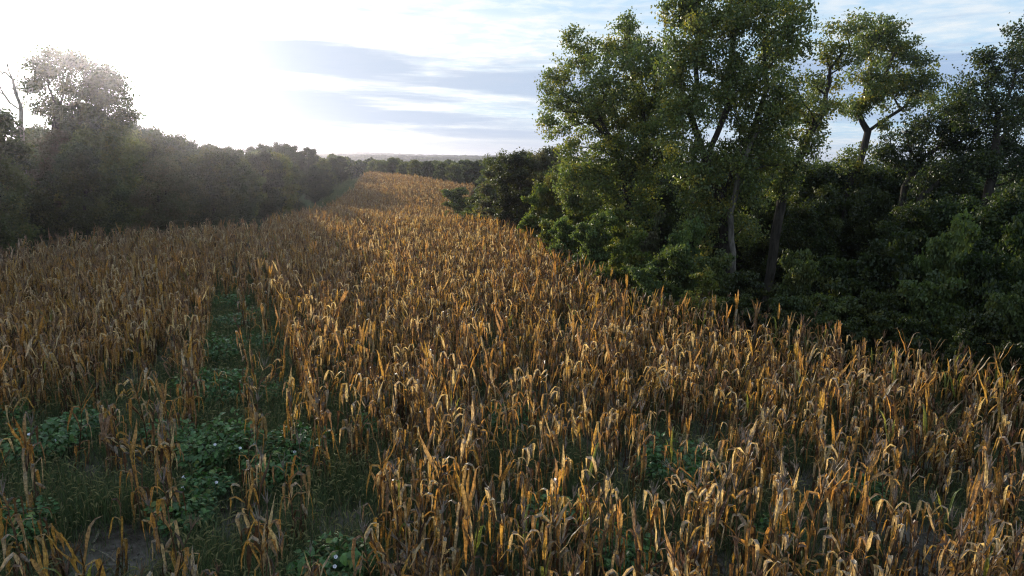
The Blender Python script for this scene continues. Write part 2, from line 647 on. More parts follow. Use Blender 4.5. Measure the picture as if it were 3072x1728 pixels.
def make_plant(name, seed, trunks, lobes, r0, leaf, per_tip, cols, w, dens=9.0, sigma=0.32, bark=None, leaf_mat=None,
               droop=0.5, flat=0.0, tip_r=0.010, clump=0.55, bend=0.35, layered=False):
    """meshes (trunk, crown) of a tree or shrub"""
    rng = np.random.default_rng(seed)
    pos, par, tips = skeleton(rng, trunks, lobes, dens, bend)
    (tv, tf, _), rad = limb_mesh(pos, par, r0, tip_r)
    tme = mesh(name + '_trunk', tv, tf, bark or M_BARK, None, True)
    P = pos[tips]
    Q = pos[np.maximum(par[tips], 0)]
    nt = len(tips)
    k = np.maximum(2, (per_tip * rng.uniform(0.15, 1.8, nt)).astype(int))
    if not len(k) or per_tip <= 0:
        return tme, None
    rep = np.repeat(np.arange(nt), k)
    t = rng.uniform(0, 1, (len(rep), 1))
    sg = np.array([sigma, sigma, sigma * (0.35 if layered else 0.8)])
    off = rng.normal(0, 1, (len(rep), 3)) * sg
    c = P[rep] * (1 - t * 0.7) + Q[rep] * t * 0.7 + off
    tipcol = palette(rng, nt, cols, w)
    col = tipcol[rep] * clump + palette(rng, len(rep), cols, w) * (1 - clump)
    V, F, T = leaf_quads(rng, c, leaf, col, droop, unit(off), flat)
    return tme, mesh(name + '_crown', V, [F], leaf_mat or M_LEAF, T)


def place(name, meshes, loc, rz, s, label, cat, group=None, parts=('trunk', 'crown')):
    o = empty(name, loc, rz, s)
    tag(o, label, cat, group)
    for pn, me in zip(parts, meshes):
        if me is not None:
            link(bpy.data.objects.new(pn, me), o)
    return o


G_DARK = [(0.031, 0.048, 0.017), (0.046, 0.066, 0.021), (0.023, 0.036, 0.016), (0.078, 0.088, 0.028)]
G_MID = [(0.086, 0.118, 0.042), (0.115, 0.140, 0.047), (0.060, 0.088, 0.034), (0.15, 0.150, 0.048)]  # greens raised to put sunlight into the lit shrubs
G_BRIGHT = [(0.105, 0.145, 0.048), (0.085, 0.122, 0.044), (0.14, 0.165, 0.050), (0.058, 0.084, 0.034)]
G_YELLOW = [(0.115, 0.140, 0.032), (0.16, 0.155, 0.036), (0.075, 0.105, 0.028), (0.22, 0.18, 0.035)]
G_BROWN = [(0.115, 0.100, 0.066), (0.085, 0.090, 0.052), (0.14, 0.115, 0.072), (0.07, 0.084, 0.044)]
G_COTTON = [(0.125, 0.160, 0.052), (0.095, 0.132, 0.050), (0.185, 0.195, 0.055), (0.33, 0.26, 0.04), (0.066, 0.092, 0.048)]
W_COTTON = [3, 3, 2.2, 0.7, 1.6]


def round_lobes(rng, h, hw, z0, n, r_lo, r_hi):
    """lobes that fill an uneven upright crown"""
    L = []
    for i in range(n):
        t = (i + rng.uniform(0, 1)) / n
        prof = math.sqrt(max(0.02, 1 - (2 * (0.12 + 0.86 * t) - 1) ** 2)) * (1.0 if t < 0.6 else 1.0)
        a = i * 2.4 + rng.uniform(-0.5, 0.5)
        r = rng.uniform(r_lo, r_hi)
        d = max(0.0, hw * prof - r * 0.7) * math.sqrt(rng.uniform(0.25, 1.0))
        L.append((d * cos(a), d * sin(a), z0 + (h - z0 - r) * t + 0.3 * r, r))
    return L


def split_lobes(rng, lobes, n):
    """break smooth lobes into smaller ragged ones"""
    out = []
    for (x, y, z, r) in lobes:
        for d in unit(rng.normal(0, 1, (n, 3))):
            k = r * rng.uniform(0.45, 0.85)
            out.append((x + d[0] * k, y + d[1] * k, max(z + d[2] * k, 0.15), r * rng.uniform(0.34, 0.62)))
    return out


def dome_lobes(rng, h, hw, n):
    """ragged lobes of a shrub that reaches the ground"""
    L = []
    for i in range(n):
        e = math.asin(rng.uniform(-0.05, 1.0))
        a = i * 2.4 + rng.uniform(-0.7, 0.7)
        k = rng.uniform(0.45, 1.0) ** 0.5 * rng.uniform(0.8, 1.12)
        r = rng.uniform(0.28, 0.72)
        L.append((hw * 0.8 * k * cos(e) ** 0.7 * cos(a), hw * 0.8 * k * cos(e) ** 0.7 * sin(a), max(0.25, h * 0.90 * k * sin(e)), r))
    L.append((0, 0, h * 0.4, 0.9))
    L.append((0.2, -0.2, h * 0.65, 0.7))
    return L


# --- the wood's tree kinds (10 m tall, used again and again) ---
def wood_kinds():
    kinds = []
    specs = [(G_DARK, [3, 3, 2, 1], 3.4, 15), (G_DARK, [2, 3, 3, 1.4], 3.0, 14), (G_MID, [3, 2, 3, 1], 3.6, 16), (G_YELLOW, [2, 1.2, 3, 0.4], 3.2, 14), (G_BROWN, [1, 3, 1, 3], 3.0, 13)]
    for i, (cols, w, hw, n) in enumerate(specs):
        rng = np.random.default_rng(100 + i)
        lob = round_lobes(rng, 10.0, hw, 1.2, n + 8, 0.75, 1.55)
        lob = split_lobes(rng, lob, 4)
        top = (rng.uniform(-.4, .4), rng.uniform(-.4, .4), 7.5)
        tr = [[(0, 0, -0.4), (0.1, 0.05, 2.0), (0.0, -0.1, 4.5), top]]
        kinds.append(make_plant('wood_tree', 200 + i, tr, lob, 0.17, 0.19, 84, cols, w, dens=14.0, sigma=0.25, flat=0.5, clump=0.7))
    return kinds


def shrub_kinds():
    kinds = []
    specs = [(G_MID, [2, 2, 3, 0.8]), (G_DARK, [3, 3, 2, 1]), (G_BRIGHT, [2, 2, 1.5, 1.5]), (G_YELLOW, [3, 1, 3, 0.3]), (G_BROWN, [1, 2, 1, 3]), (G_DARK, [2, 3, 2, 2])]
    for i, (cols, w) in enumerate(specs):
        rng = np.random.default_rng(300 + i)
        lob = dome_lobes(rng, 4.0, 1.75, 24)
        lob = split_lobes(rng, lob, 3)
        tr = [[(0, 0, -0.3), (0.05, 0.1, 1.0), (-0.1, 0.0, 2.4)], [(0.05, 0, 0.1), (0.6, 0.3, 1.3)], [(0, 0.05, 0.1), (-0.6, -0.3, 1.2)], [(0, -0.05, 0.1), (0.1, -0.7, 1.1)]]
        kinds.append(make_plant('shrub', 400 + i, tr, lob, 0.05, 0.135, 62, cols, w, dens=52.0, sigma=0.125, flat=1.1, tip_r=0.006, layered=True, clump=0.75))
    return kinds


WOOD = wood_kinds()
SHRUB = shrub_kinds()

ORD = ['first', 'second', 'third', 'fourth', 'fifth', 'sixth', 'seventh', 'eighth', 'ninth', 'tenth', 'eleventh', 'twelfth', 'thirteenth', 'fourteenth',
       'fifteenth', 'sixteenth', 'seventeenth', 'eighteenth', 'nineteenth', 'twentieth', 'twenty-first', 'twenty-second', 'twenty-third', 'twenty-fourth', 'twenty-fifth', 'twenty-sixth']


def wood_tree(x, y, ztop, kind, rz, label, group, wide=1.0, name='woodland_tree'):
    z = gz(x, y)
    h = (ztop - z) / 10.0
    return place(name, WOOD[kind], (x, y, z), rz, (h * wide, h * wide, h), label, 'tree', group)


# --- left wood -------------------------------------------------------------
LEFT_FRONT = [
    (-32.72, 28.0, 7.86, 1),
    (-32.99, 33.81, 8.91, 0),
    (-31.88, 40.03, 9.06, 2),
    (-29.08, 46.45, 7.55, 0),
    (-26.94, 52.82, 6.99, 4),
    (-26.1, 59.38, 7.3, 1),
    (-27.61, 66.31, 7.06, 0),
    (-29.61, 73.85, 6.48, 1),
    (-32.49, 81.89, 5.67, 2),
    (-32.81, 89.88, 7.37, 0),
    (-33.99, 98.65, 7.4, 3),
    (-34.68, 107.42, 5.29, 1),
    (-33.9, 116.79, 5.23, 0),
    (-34.75, 125.97, 4.48, 1),
    (-37.47, 135.74, 6.15, 3),
    (-39.38, 145.83, 4.69, 0),
    (-40.94, 156.18, 2.7, 2),
    (-43.74, 166.86, 6.21, 1),
    (-44.78, 178.04, 6.61, 0),
    (-47.65, 189.67, 1.04, 2),
]
LEFT_BACK = [
    (-40.42, 30.5, 8.59, 0),
    (-38.91, 37.22, 9.19, 1),
    (-34.65, 45.61, 9.89, 0),
    (-33.6, 56.51, 9.71, 2),
    (-34.66, 66.91, 8.18, 1),
    (-39.15, 76.51, 9.39, 0),
    (-42.25, 87.46, 8.75, 1),
    (-42.55, 97.42, 8.28, 4),
    (-44.07, 106.63, 7.86, 0),
    (-42.48, 118.2, 7.06, 1),
    (-44.79, 132.95, 7.11, 3),
    (-47.78, 144.99, 8.56, 0),
    (-50.97, 158.16, 9.06, 1),
    (-51.75, 173.87, 8.7, 0),
    (-55.23, 188.46, 7.27, 2),
    (-44.13, 31.5, 8.78, 1),
    (-45.11, 38.51, 9.47, 0),
    (-42.43, 47.95, 9.53, 1),
    (-38.59, 57.6, 9.07, 4),
    (-41.57, 66.3, 9.93, 0),
    (-45.37, 74.14, 9.66, 1),
    (-47.62, 87.49, 9.72, 3),
    (-46.59, 95.96, 8.7, 0),
    (-49.73, 109.43, 8.4, 1),
    (-49.72, 121.66, 8.05, 0),
    (-50.65, 134.33, 7.73, 2),
    (-53.87, 148.02, 8.94, 1),
    (-55.7, 159.99, 7.17, 0),
    (-59.18, 174.71, 9.7, 1),
    (-59.91, 188.74, 6.21, 4),
    (-50.74, 27.41, 8.39, 0),
    (-51.99, 39.99, 9.12, 1),
    (-48.63, 46.61, 9.53, 3),
    (-46.24, 53.97, 10.42, 0),
    (-49.0, 62.97, 10.98, 1),
    (-50.4, 74.23, 9.51, 0),
    (-53.8, 84.0, 10.1, 2),
    (-53.21, 92.63, 9.47, 1),
    (-55.14, 101.5, 10.93, 0),
    (-55.58, 113.98, 7.25, 1),
    (-56.68, 125.35, 6.92, 4),
    (-60.25, 136.99, 8.66, 0),
    (-61.54, 151.29, 6.15, 1),
    (-63.52, 167.0, 6.51, 3),
    (-68.43, 180.02, 8.58, 0),
    (-69.11, 195.15, 9.03, 1),
]
SHADE = ['deep green', 'dark bushy', 'mid green', 'yellowish green', 'brownish']
for i, (x, y, zt, k) in enumerate(LEFT_FRONT):
    wood_tree(x, y, zt, k, i * 1.7, '%s tree fronting the left wood, %s from the left frame edge' % (SHADE[k], ORD[i]), 'trees on the front edge of the left wood', 1.05)
for i, (x, y, zt, k) in enumerate(LEFT_BACK):
    wood_tree(x, y, zt, k, i * 2.3 + 1, '%s crown rising behind the front row of the left wood' % SHADE[k], '%s trees deep in the left wood' % SHADE[k], 1.05)

# tall tree standing in front of the low sun, bare tree beside it
T1 = [
    (-38.44, 58.55, 14.74, 0.86),
    (-41.17, 60.87, 14.08, 0.9),
    (-41.42, 60.54, 12.85, 0.8),
    (-39.93, 60.38, 13.52, 1.07),
    (-36.92, 58.32, 13.92, 1.03),
    (-36.72, 59.75, 14.24, 0.97),
    (-35.96, 60.67, 13.78, 0.98),
    (-35.31, 58.76, 12.8, 1.21),
    (-34.3, 59.59, 13.04, 1.05),
    (-32.73, 58.27, 12.3, 0.77),
    (-34.19, 58.49, 11.51, 1.21),
    (-33.03, 58.98, 11.06, 0.7),
    (-36.55, 59.69, 11.43, 1.32),
    (-38.06, 59.87, 12.46, 1.06),
    (-40.71, 61.38, 11.2, 0.9),
    (-37.93, 59.34, 10.31, 1.05),
    (-34.83, 58.28, 10.44, 1.03),
    (-34.48, 61.17, 10.24, 0.72),
    (-36.64, 58.42, 9.24, 1.21),
    (-34.55, 58.53, 9.29, 1.04),
    (-40.11, 61.67, 9.17, 0.73),
    (-40.25, 60.91, 9.81, 0.72),
    (-32.82, 59.42, 10.04, 0.53),
    (-33.8, 58.68, 9.51, 0.87),
    (-33.09, 59.59, 9.58, 0.63),
    (-40.31, 59.42, 10.26, 0.63),
    (-37.29, 61.35, 9.91, 0.99),
    (-41.07, 59.71, 11.32, 0.53),
    (-40.54, 58.5, 12.13, 0.45),
]


def rooted(trunks, lobes):
    bx, by = trunks[0][0][0], trunks[0][0][1]
    bz = gz(bx, by)
    tr = [[(q[0] - bx, q[1] - by, q[2] - bz) for q in t] for t in trunks]
    tr[0][0] = (0, 0, -0.3)
    return (bx, by, bz), tr, [(q[0] - bx, q[1] - by, q[2] - bz, q[3]) for q in lobes]


base, tr, lo = rooted([
    [(-40.18, 60.0, 3.19), (-39.69, 60.0, 7.34), (-39.52, 60.0, 8.97), (-39.18, 60.0, 10.32), (-38.47, 60.0, 11.94), (-38.07, 60.0, 13.26)],
    [(-39.18, 60.0, 10.32), (-39.8, 60.0, 12.3), (-39.76, 60.0, 14.01)],
    [(-39.21, 60.0, 10.06), (-37.46, 60.0, 11.03), (-36.1, 60.0, 12.39)],
], T1)
me = make_plant('tall_tree', 11, tr, lo, 0.28, 0.22, 60, G_DARK, [3, 3, 2, 1.5], dens=17, sigma=0.36, bark=M_BARK)
place('tall_tree', me, base, 0, 1.0, 'tall tree with open crown before the low sun, above the left wood', 'tree')
base, tr, lo = rooted([
    [(-39.98, 56.0, 5.99), (-39.64, 56.0, 9.05), (-39.54, 56.0, 10.55), (-39.83, 56.0, 11.41), (-39.91, 56.0, 12.39), (-40.22, 56.0, 13.61)],
    [(-39.54, 56.0, 10.55), (-39.66, 56.0, 11.78), (-39.53, 56.0, 12.65), (-39.25, 56.0, 13.51)],
    [(-39.83, 56.0, 11.41), (-40.42, 56.0, 12.38), (-40.95, 56.0, 13.29)],
    [(-39.5, 56.0, 10.3), (-39.17, 56.0, 11.05), (-38.64, 56.0, 11.75)],
    [(-39.53, 56.0, 10.05), (-40.36, 56.0, 10.65), (-41.01, 56.0, 11.75)],
    [(-39.91, 56.0, 12.39), (-40.48, 56.0, 12.99), (-41.1, 56.0, 12.61)],
], [
    (-40.35, 56.26, 13.52, 0.33),
    (-39.41, 56.07, 13.39, 0.26),
    (-40.68, 55.77, 13.08, 0.39),
    (-38.49, 55.77, 11.67, 0.24),
    (-40.81, 55.98, 12.25, 0.4),
    (-40.6, 55.76, 11.49, 0.39),
])
me = make_plant('bare_tree', 12, tr, lo, 0.16, 0.1, 0, G_DARK, [1, 1, 1, 1], dens=30, bark=M_DEAD, tip_r=0.042)
place('bare_tree', me, base, 0, 1.0, 'bare leafless tree left of the tall sunlit tree', 'tree')

# --- big cottonwoods on the right ----------------------------------------------------------
COTTON = [
    ('broad cottonwood with long limbs reaching left over the sky', 0, 0.3, 0.155, 44, [[(7.36, 42.0, 1.66), (7.1, 42.0, 4.53), (6.8, 42.0, 6.14), (6.1, 42.0, 7.91), (5.01, 42.0, 9.64), (4.35, 42.0, 11.17)], [(6.83, 42.0, 5.74), (7.9, 42.0, 8.15), (7.57, 42.0, 10.28), (6.63, 42.0, 12.74)], [(6.1, 42.0, 7.91), (4.2, 42.0, 10.01), (2.81, 42.0, 10.07)], [(5.01, 42.0, 9.64), (3.83, 42.0, 9.42), (2.05, 42.0, 8.79)]], [(2.96, 42.47, 12.23, 1.48), (2.1, 42.42, 10.96, 1.29), (1.76, 40.32, 9.38, 0.77), (4.16, 43.11, 13.59, 1.31), (3.48, 43.03, 10.25, 1.09), (3.55, 43.5, 14.4, 0.77), (6.44, 42.61, 14.52, 1.35), (6.66, 42.69, 15.38, 0.68), (4.77, 40.79, 11.62, 1.94), (6.56, 40.29, 12.34, 1.79), (7.48, 40.44, 13.28, 1.54), (5.84, 43.67, 9.75, 1.94), (4.24, 42.52, 10.43, 1.35), (7.23, 43.61, 10.58, 2.08), (6.01, 41.46, 8.1, 1.58), (4.88, 42.92, 8.29, 1.31), (7.76, 40.44, 8.69, 1.8), (3.41, 40.8, 7.45, 1.04), (8.48, 41.2, 11.94, 1.57), (5.38, 42.18, 6.7, 1.47), (7.0, 42.21, 6.94, 1.47), (8.16, 42.0, 10.3, 1.6), (8.69, 41.73, 7.38, 1.32), (4.18, 42.27, 6.47, 1.07), (5.84, 43.68, 13.71, 1.39), (2.84, 41.85, 8.81, 0.58), (2.32, 43.21, 8.84, 0.49), (7.54, 40.4, 5.82, 1.28), (4.76, 41.59, 5.51, 1.19), (6.29, 42.22, 4.91, 1.34), (3.65, 42.43, 4.83, 1.08), (7.77, 41.1, 4.21, 1.3), (8.8, 41.64, 8.55, 1.45), (9.31, 43.61, 10.23, 1.38), (3.2, 42.54, 6.04, 1.08)]),
    ('tallest cottonwood of the right wood, its top cut by the frame', 0, 0.36, 0.145, 46, [[(11.59, 36.0, 0.79), (11.29, 36.0, 3.3), (10.74, 36.0, 5.73), (9.71, 36.0, 7.76), (8.88, 36.0, 9.75), (8.25, 36.0, 11.37)], [(9.91, 36.0, 7.43), (10.74, 36.0, 9.96), (10.73, 36.0, 12.08), (10.71, 36.0, 14.31)], [(8.98, 36.0, 9.58), (9.1, 36.0, 11.39), (9.01, 36.0, 13.64)], [(10.75, 36.0, 5.56), (12.2, 36.0, 8.83), (12.65, 36.0, 11.31), (12.26, 36.0, 13.71)]], [(8.77, 36.31, 14.64, 1.61), (9.49, 34.44, 13.46, 1.64), (8.09, 34.39, 12.89, 1.42), (9.46, 34.96, 11.68, 1.78), (7.76, 34.7, 11.69, 1.43), (11.57, 37.74, 10.61, 1.8), (8.75, 34.21, 9.79, 1.52), (10.51, 35.52, 14.91, 1.8), (11.66, 34.41, 14.11, 1.64), (13.1, 36.5, 13.01, 1.62), (11.39, 34.37, 11.58, 1.64), (13.18, 34.45, 14.08, 1.09), (9.36, 34.49, 7.09, 1.42), (9.12, 35.18, 5.91, 1.0), (10.76, 36.27, 5.37, 1.27), (12.08, 37.1, 8.52, 1.88), (12.48, 35.16, 9.94, 1.56), (9.06, 35.22, 15.65, 1.79), (11.56, 37.17, 16.64, 1.89), (13.06, 36.89, 15.81, 1.64), (13.61, 34.66, 13.06, 0.99), (13.23, 37.1, 7.5, 1.41), (11.16, 37.19, 7.1, 1.42), (8.21, 34.84, 8.04, 1.33), (8.12, 36.46, 9.93, 1.27), (9.99, 34.91, 4.76, 0.89), (12.13, 35.08, 6.15, 1.22), (8.35, 35.98, 14.72, 1.14), (9.6, 36.08, 5.01, 1.03), (10.39, 35.92, 3.29, 0.96), (11.6, 36.15, 4.35, 0.96), (8.88, 34.97, 3.88, 0.78), (12.66, 37.0, 3.58, 1.06), (9.74, 35.2, 2.31, 0.67)]),
    ('pale barked cottonwood stem close beside the tallest cottonwood', 1, 0.16, 0.14, 44, [[(11.68, 35.2, 0.95), (11.44, 35.2, 2.7), (11.1, 35.2, 4.77), (11.35, 35.2, 6.8), (12.1, 35.2, 8.8), (12.78, 35.2, 10.44)]], [(12.45, 36.19, 6.8, 1.15), (12.81, 35.24, 8.49, 1.23), (11.14, 34.73, 7.46, 0.99), (13.06, 34.42, 9.59, 1.09), (13.43, 35.16, 7.84, 1.0), (12.92, 34.9, 11.21, 1.11)]),
    ('leaning cottonwood with an open twisted crown right of the tallest one', 0, 0.28, 0.145, 44, [[(14.75, 39.0, 4.46), (15.17, 39.0, 6.04), (16.19, 39.0, 8.58), (17.05, 39.0, 10.37), (17.09, 39.0, 12.52), (17.74, 39.0, 13.46)], [(16.99, 39.0, 12.12), (18.35, 39.0, 12.95), (19.1, 39.0, 13.62)], [(16.65, 39.0, 9.55), (16.78, 39.0, 10.91), (16.42, 39.0, 11.71)]], [(16.96, 39.3, 13.62, 0.91), (17.89, 39.0, 15.09, 0.45), (16.87, 37.89, 14.17, 0.73), (16.74, 39.8, 11.93, 0.86), (16.29, 37.92, 10.41, 0.88), (15.99, 39.79, 10.89, 0.92), (17.13, 39.75, 9.46, 0.92), (16.21, 40.02, 9.73, 0.96), (15.07, 39.39, 8.56, 0.95), (16.31, 38.19, 8.15, 0.74), (18.09, 38.86, 13.45, 0.75), (14.72, 38.85, 10.04, 0.94), (14.58, 39.32, 7.43, 1.04), (15.5, 38.71, 7.31, 0.84), (17.42, 39.42, 13.12, 0.66), (17.42, 38.29, 14.5, 0.55), (14.98, 38.65, 6.61, 0.84), (14.64, 39.1, 6.02, 0.85), (15.75, 38.83, 6.62, 0.67), (15.81, 38.09, 8.55, 0.73), (17.74, 40.12, 11.85, 0.7), (17.87, 39.46, 10.56, 0.65), (14.38, 39.8, 6.85, 0.96), (14.91, 38.66, 11.5, 0.74)]),
    ('slender forked cottonwood standing alone against the sky in the right wood', 0, 0.26, 0.165, 46, [[(23.08, 48.0, 4.8), (23.27, 48.0, 6.2), (23.85, 48.0, 7.94), (24.08, 48.0, 9.65), (23.34, 48.0, 10.81), (23.61, 48.0, 12.14), (23.68, 48.0, 13.62)], [(24.08, 48.0, 9.65), (24.95, 48.0, 10.34), (26.22, 48.0, 11.21), (27.44, 48.0, 11.07)], [(23.65, 48.0, 11.81), (24.76, 48.0, 13.16), (25.24, 48.0, 14.8)]], [(24.64, 49.16, 16.27, 1.3), (23.63, 48.81, 15.37, 1.13), (25.68, 49.25, 15.32, 1.42), (23.3, 47.21, 13.52, 1.36), (25.39, 47.94, 13.33, 1.39), (27.01, 47.7, 14.15, 0.96), (27.55, 48.3, 12.76, 1.05), (24.05, 47.35, 12.09, 1.09), (22.62, 46.96, 8.24, 0.59), (23.52, 47.94, 7.59, 0.55), (24.65, 48.36, 8.65, 0.65), (24.89, 47.7, 16.19, 0.83), (28.75, 49.27, 12.04, 0.71), (23.01, 47.76, 11.11, 0.83), (26.4, 47.48, 11.51, 0.69), (24.39, 48.82, 16.86, 0.56), (23.32, 47.91, 6.21, 0.6), (23.31, 47.41, 11.43, 0.8), (25.04, 47.44, 9.98, 0.64), (25.86, 49.16, 12.13, 1.18), (23.33, 49.2, 11.39, 0.85), (26.05, 48.38, 15.36, 0.93), (22.55, 47.42, 16.4, 0.82), (26.81, 48.55, 12.93, 1.03), (22.35, 47.26, 7.4, 0.77), (23.75, 47.54, 6.92, 0.78), (25.13, 48.11, 7.97, 0.7), (27.82, 47.74, 13.36, 0.78)]),
    ('tall dark tree with a bluish airy crown at the right frame edge', 2, 0.26, 0.15, 40, [[(27.65, 40.0, 4.54), (27.45, 40.0, 6.29), (27.55, 40.0, 8.02), (27.29, 40.0, 10.55), (26.35, 40.0, 12.04)], [(27.32, 40.0, 10.41), (27.91, 40.0, 12.08), (28.0, 40.0, 14.12)], [(27.23, 40.0, 7.73), (26.18, 40.0, 7.49), (25.07, 40.0, 7.1), (24.57, 40.0, 6.51)], [(27.49, 40.0, 8.87), (28.65, 40.0, 10.16), (28.83, 40.0, 12.51)]], [(25.59, 39.52, 12.11, 1.21), (27.87, 41.52, 12.66, 0.97), (25.59, 38.94, 13.24, 0.82), (28.02, 40.36, 12.12, 1.23), (26.76, 38.52, 13.47, 0.9), (26.96, 38.69, 14.67, 0.77), (27.1, 39.07, 10.35, 1.41), (26.82, 41.57, 10.06, 1.16), (29.35, 40.72, 9.07, 1.81), (28.22, 41.18, 8.91, 1.14), (24.44, 38.56, 10.92, 0.86), (29.24, 40.58, 10.91, 1.58), (26.23, 39.81, 11.06, 1.11), (28.53, 39.73, 13.15, 1.21), (29.25, 40.67, 14.66, 1.02), (25.14, 39.39, 13.56, 0.53), (28.45, 40.04, 8.04, 1.34), (29.29, 39.23, 7.22, 1.53), (24.97, 39.65, 10.19, 1.01), (25.06, 40.11, 11.61, 0.89), (23.87, 38.91, 10.66, 0.74), (26.81, 39.28, 7.72, 1.09), (26.31, 39.75, 7.42, 0.97)]),
    ('dark leaning tree between the forked cottonwood and the right frame edge', 2, 0.2, 0.15, 34, [[(23.72, 43.0, 4.19), (24.26, 43.0, 6.09), (25.12, 43.0, 7.89), (26.38, 43.0, 8.83), (27.3, 43.0, 8.93)], [(25.01, 43.0, 7.5), (24.27, 43.0, 8.4), (23.89, 43.0, 9.46)]], [(24.15, 42.93, 9.01, 1.15), (23.74, 43.72, 8.24, 0.97), (25.61, 43.34, 9.21, 1.08), (26.71, 43.15, 9.38, 1.2), (25.05, 43.89, 9.83, 0.85), (22.54, 42.27, 9.1, 0.7), (25.47, 42.05, 10.05, 0.89), (27.23, 42.74, 8.32, 0.95), (25.03, 42.13, 8.11, 0.84), (24.13, 43.13, 7.63, 0.86), (26.53, 43.18, 10.73, 0.96), (26.91, 42.12, 9.79, 1.03), (26.78, 43.52, 8.31, 1.06), (28.06, 43.14, 8.65, 1.2), (24.84, 42.82, 10.22, 0.95), (23.62, 44.0, 7.93, 1.08), (22.87, 43.85, 8.22, 0.83), (28.54, 42.33, 8.05, 1.08)]),
    ('low arching dark trunk below the leaning tree of the right wood', 2, 0.18, 0.15, 34, [[(23.56, 41.0, 4.06), (24.11, 41.0, 5.57), (25.44, 41.0, 6.79), (26.57, 41.0, 7.26), (27.57, 41.0, 7.51)]], [(24.92, 40.33, 7.52, 0.81), (25.08, 41.83, 6.46, 0.84), (26.06, 40.31, 7.7, 0.81), (24.37, 41.51, 5.85, 0.92), (25.54, 40.63, 6.51, 0.81)]),
]
for i, (lab, pale, r0, leaf, per, trunks, lobes) in enumerate(COTTON):
    (bx, by, bz), tr, lo = rooted(trunks, lobes)
    cols, w = (G_COTTON, W_COTTON) if pale < 2 else (G_DARK, [2, 3, 3, 1.2])
    me = make_plant('cottonwood', 20 + i, tr, lo, r0, leaf, int(per * 1.2), cols, w, dens=18, sigma=0.23, bark=M_BARK if pale != 1 else M_PALE_BARK,
                    leaf_mat=M_COTTON, droop=0.9, tip_r=0.010, bend=0.3)
    place('cottonwood_tree', me, (bx, by, bz), 0, 1.0, lab, 'tree')

# --- the wood under and behind them --------------------------------------------------------
RIGHT_TREES = [  # paler leaf kinds toward the far tip add light to backlit crowns
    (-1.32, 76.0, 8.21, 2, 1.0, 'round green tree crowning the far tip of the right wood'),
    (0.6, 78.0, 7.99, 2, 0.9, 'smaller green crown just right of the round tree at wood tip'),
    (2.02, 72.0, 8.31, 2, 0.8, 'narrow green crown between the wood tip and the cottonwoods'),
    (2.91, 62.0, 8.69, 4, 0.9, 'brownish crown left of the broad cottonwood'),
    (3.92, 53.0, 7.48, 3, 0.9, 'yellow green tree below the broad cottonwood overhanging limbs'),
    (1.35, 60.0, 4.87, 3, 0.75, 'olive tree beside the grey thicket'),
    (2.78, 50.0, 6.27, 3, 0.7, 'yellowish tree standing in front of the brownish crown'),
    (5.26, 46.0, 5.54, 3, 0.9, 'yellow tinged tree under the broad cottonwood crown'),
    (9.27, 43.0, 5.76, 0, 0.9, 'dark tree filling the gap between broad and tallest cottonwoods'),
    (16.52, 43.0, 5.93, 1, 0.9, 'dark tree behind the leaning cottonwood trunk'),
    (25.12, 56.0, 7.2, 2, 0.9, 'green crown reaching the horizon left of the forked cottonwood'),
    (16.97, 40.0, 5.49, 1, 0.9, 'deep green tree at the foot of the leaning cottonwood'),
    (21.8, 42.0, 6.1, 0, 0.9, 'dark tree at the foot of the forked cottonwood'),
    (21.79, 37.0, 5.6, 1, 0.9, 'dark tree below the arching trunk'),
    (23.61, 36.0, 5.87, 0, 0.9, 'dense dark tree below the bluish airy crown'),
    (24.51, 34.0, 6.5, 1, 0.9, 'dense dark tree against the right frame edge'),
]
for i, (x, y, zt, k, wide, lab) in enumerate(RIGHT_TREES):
    wood_tree(x, y, zt, k, i * 1.9 + 0.4, lab, 'trees in the right wood', wide)
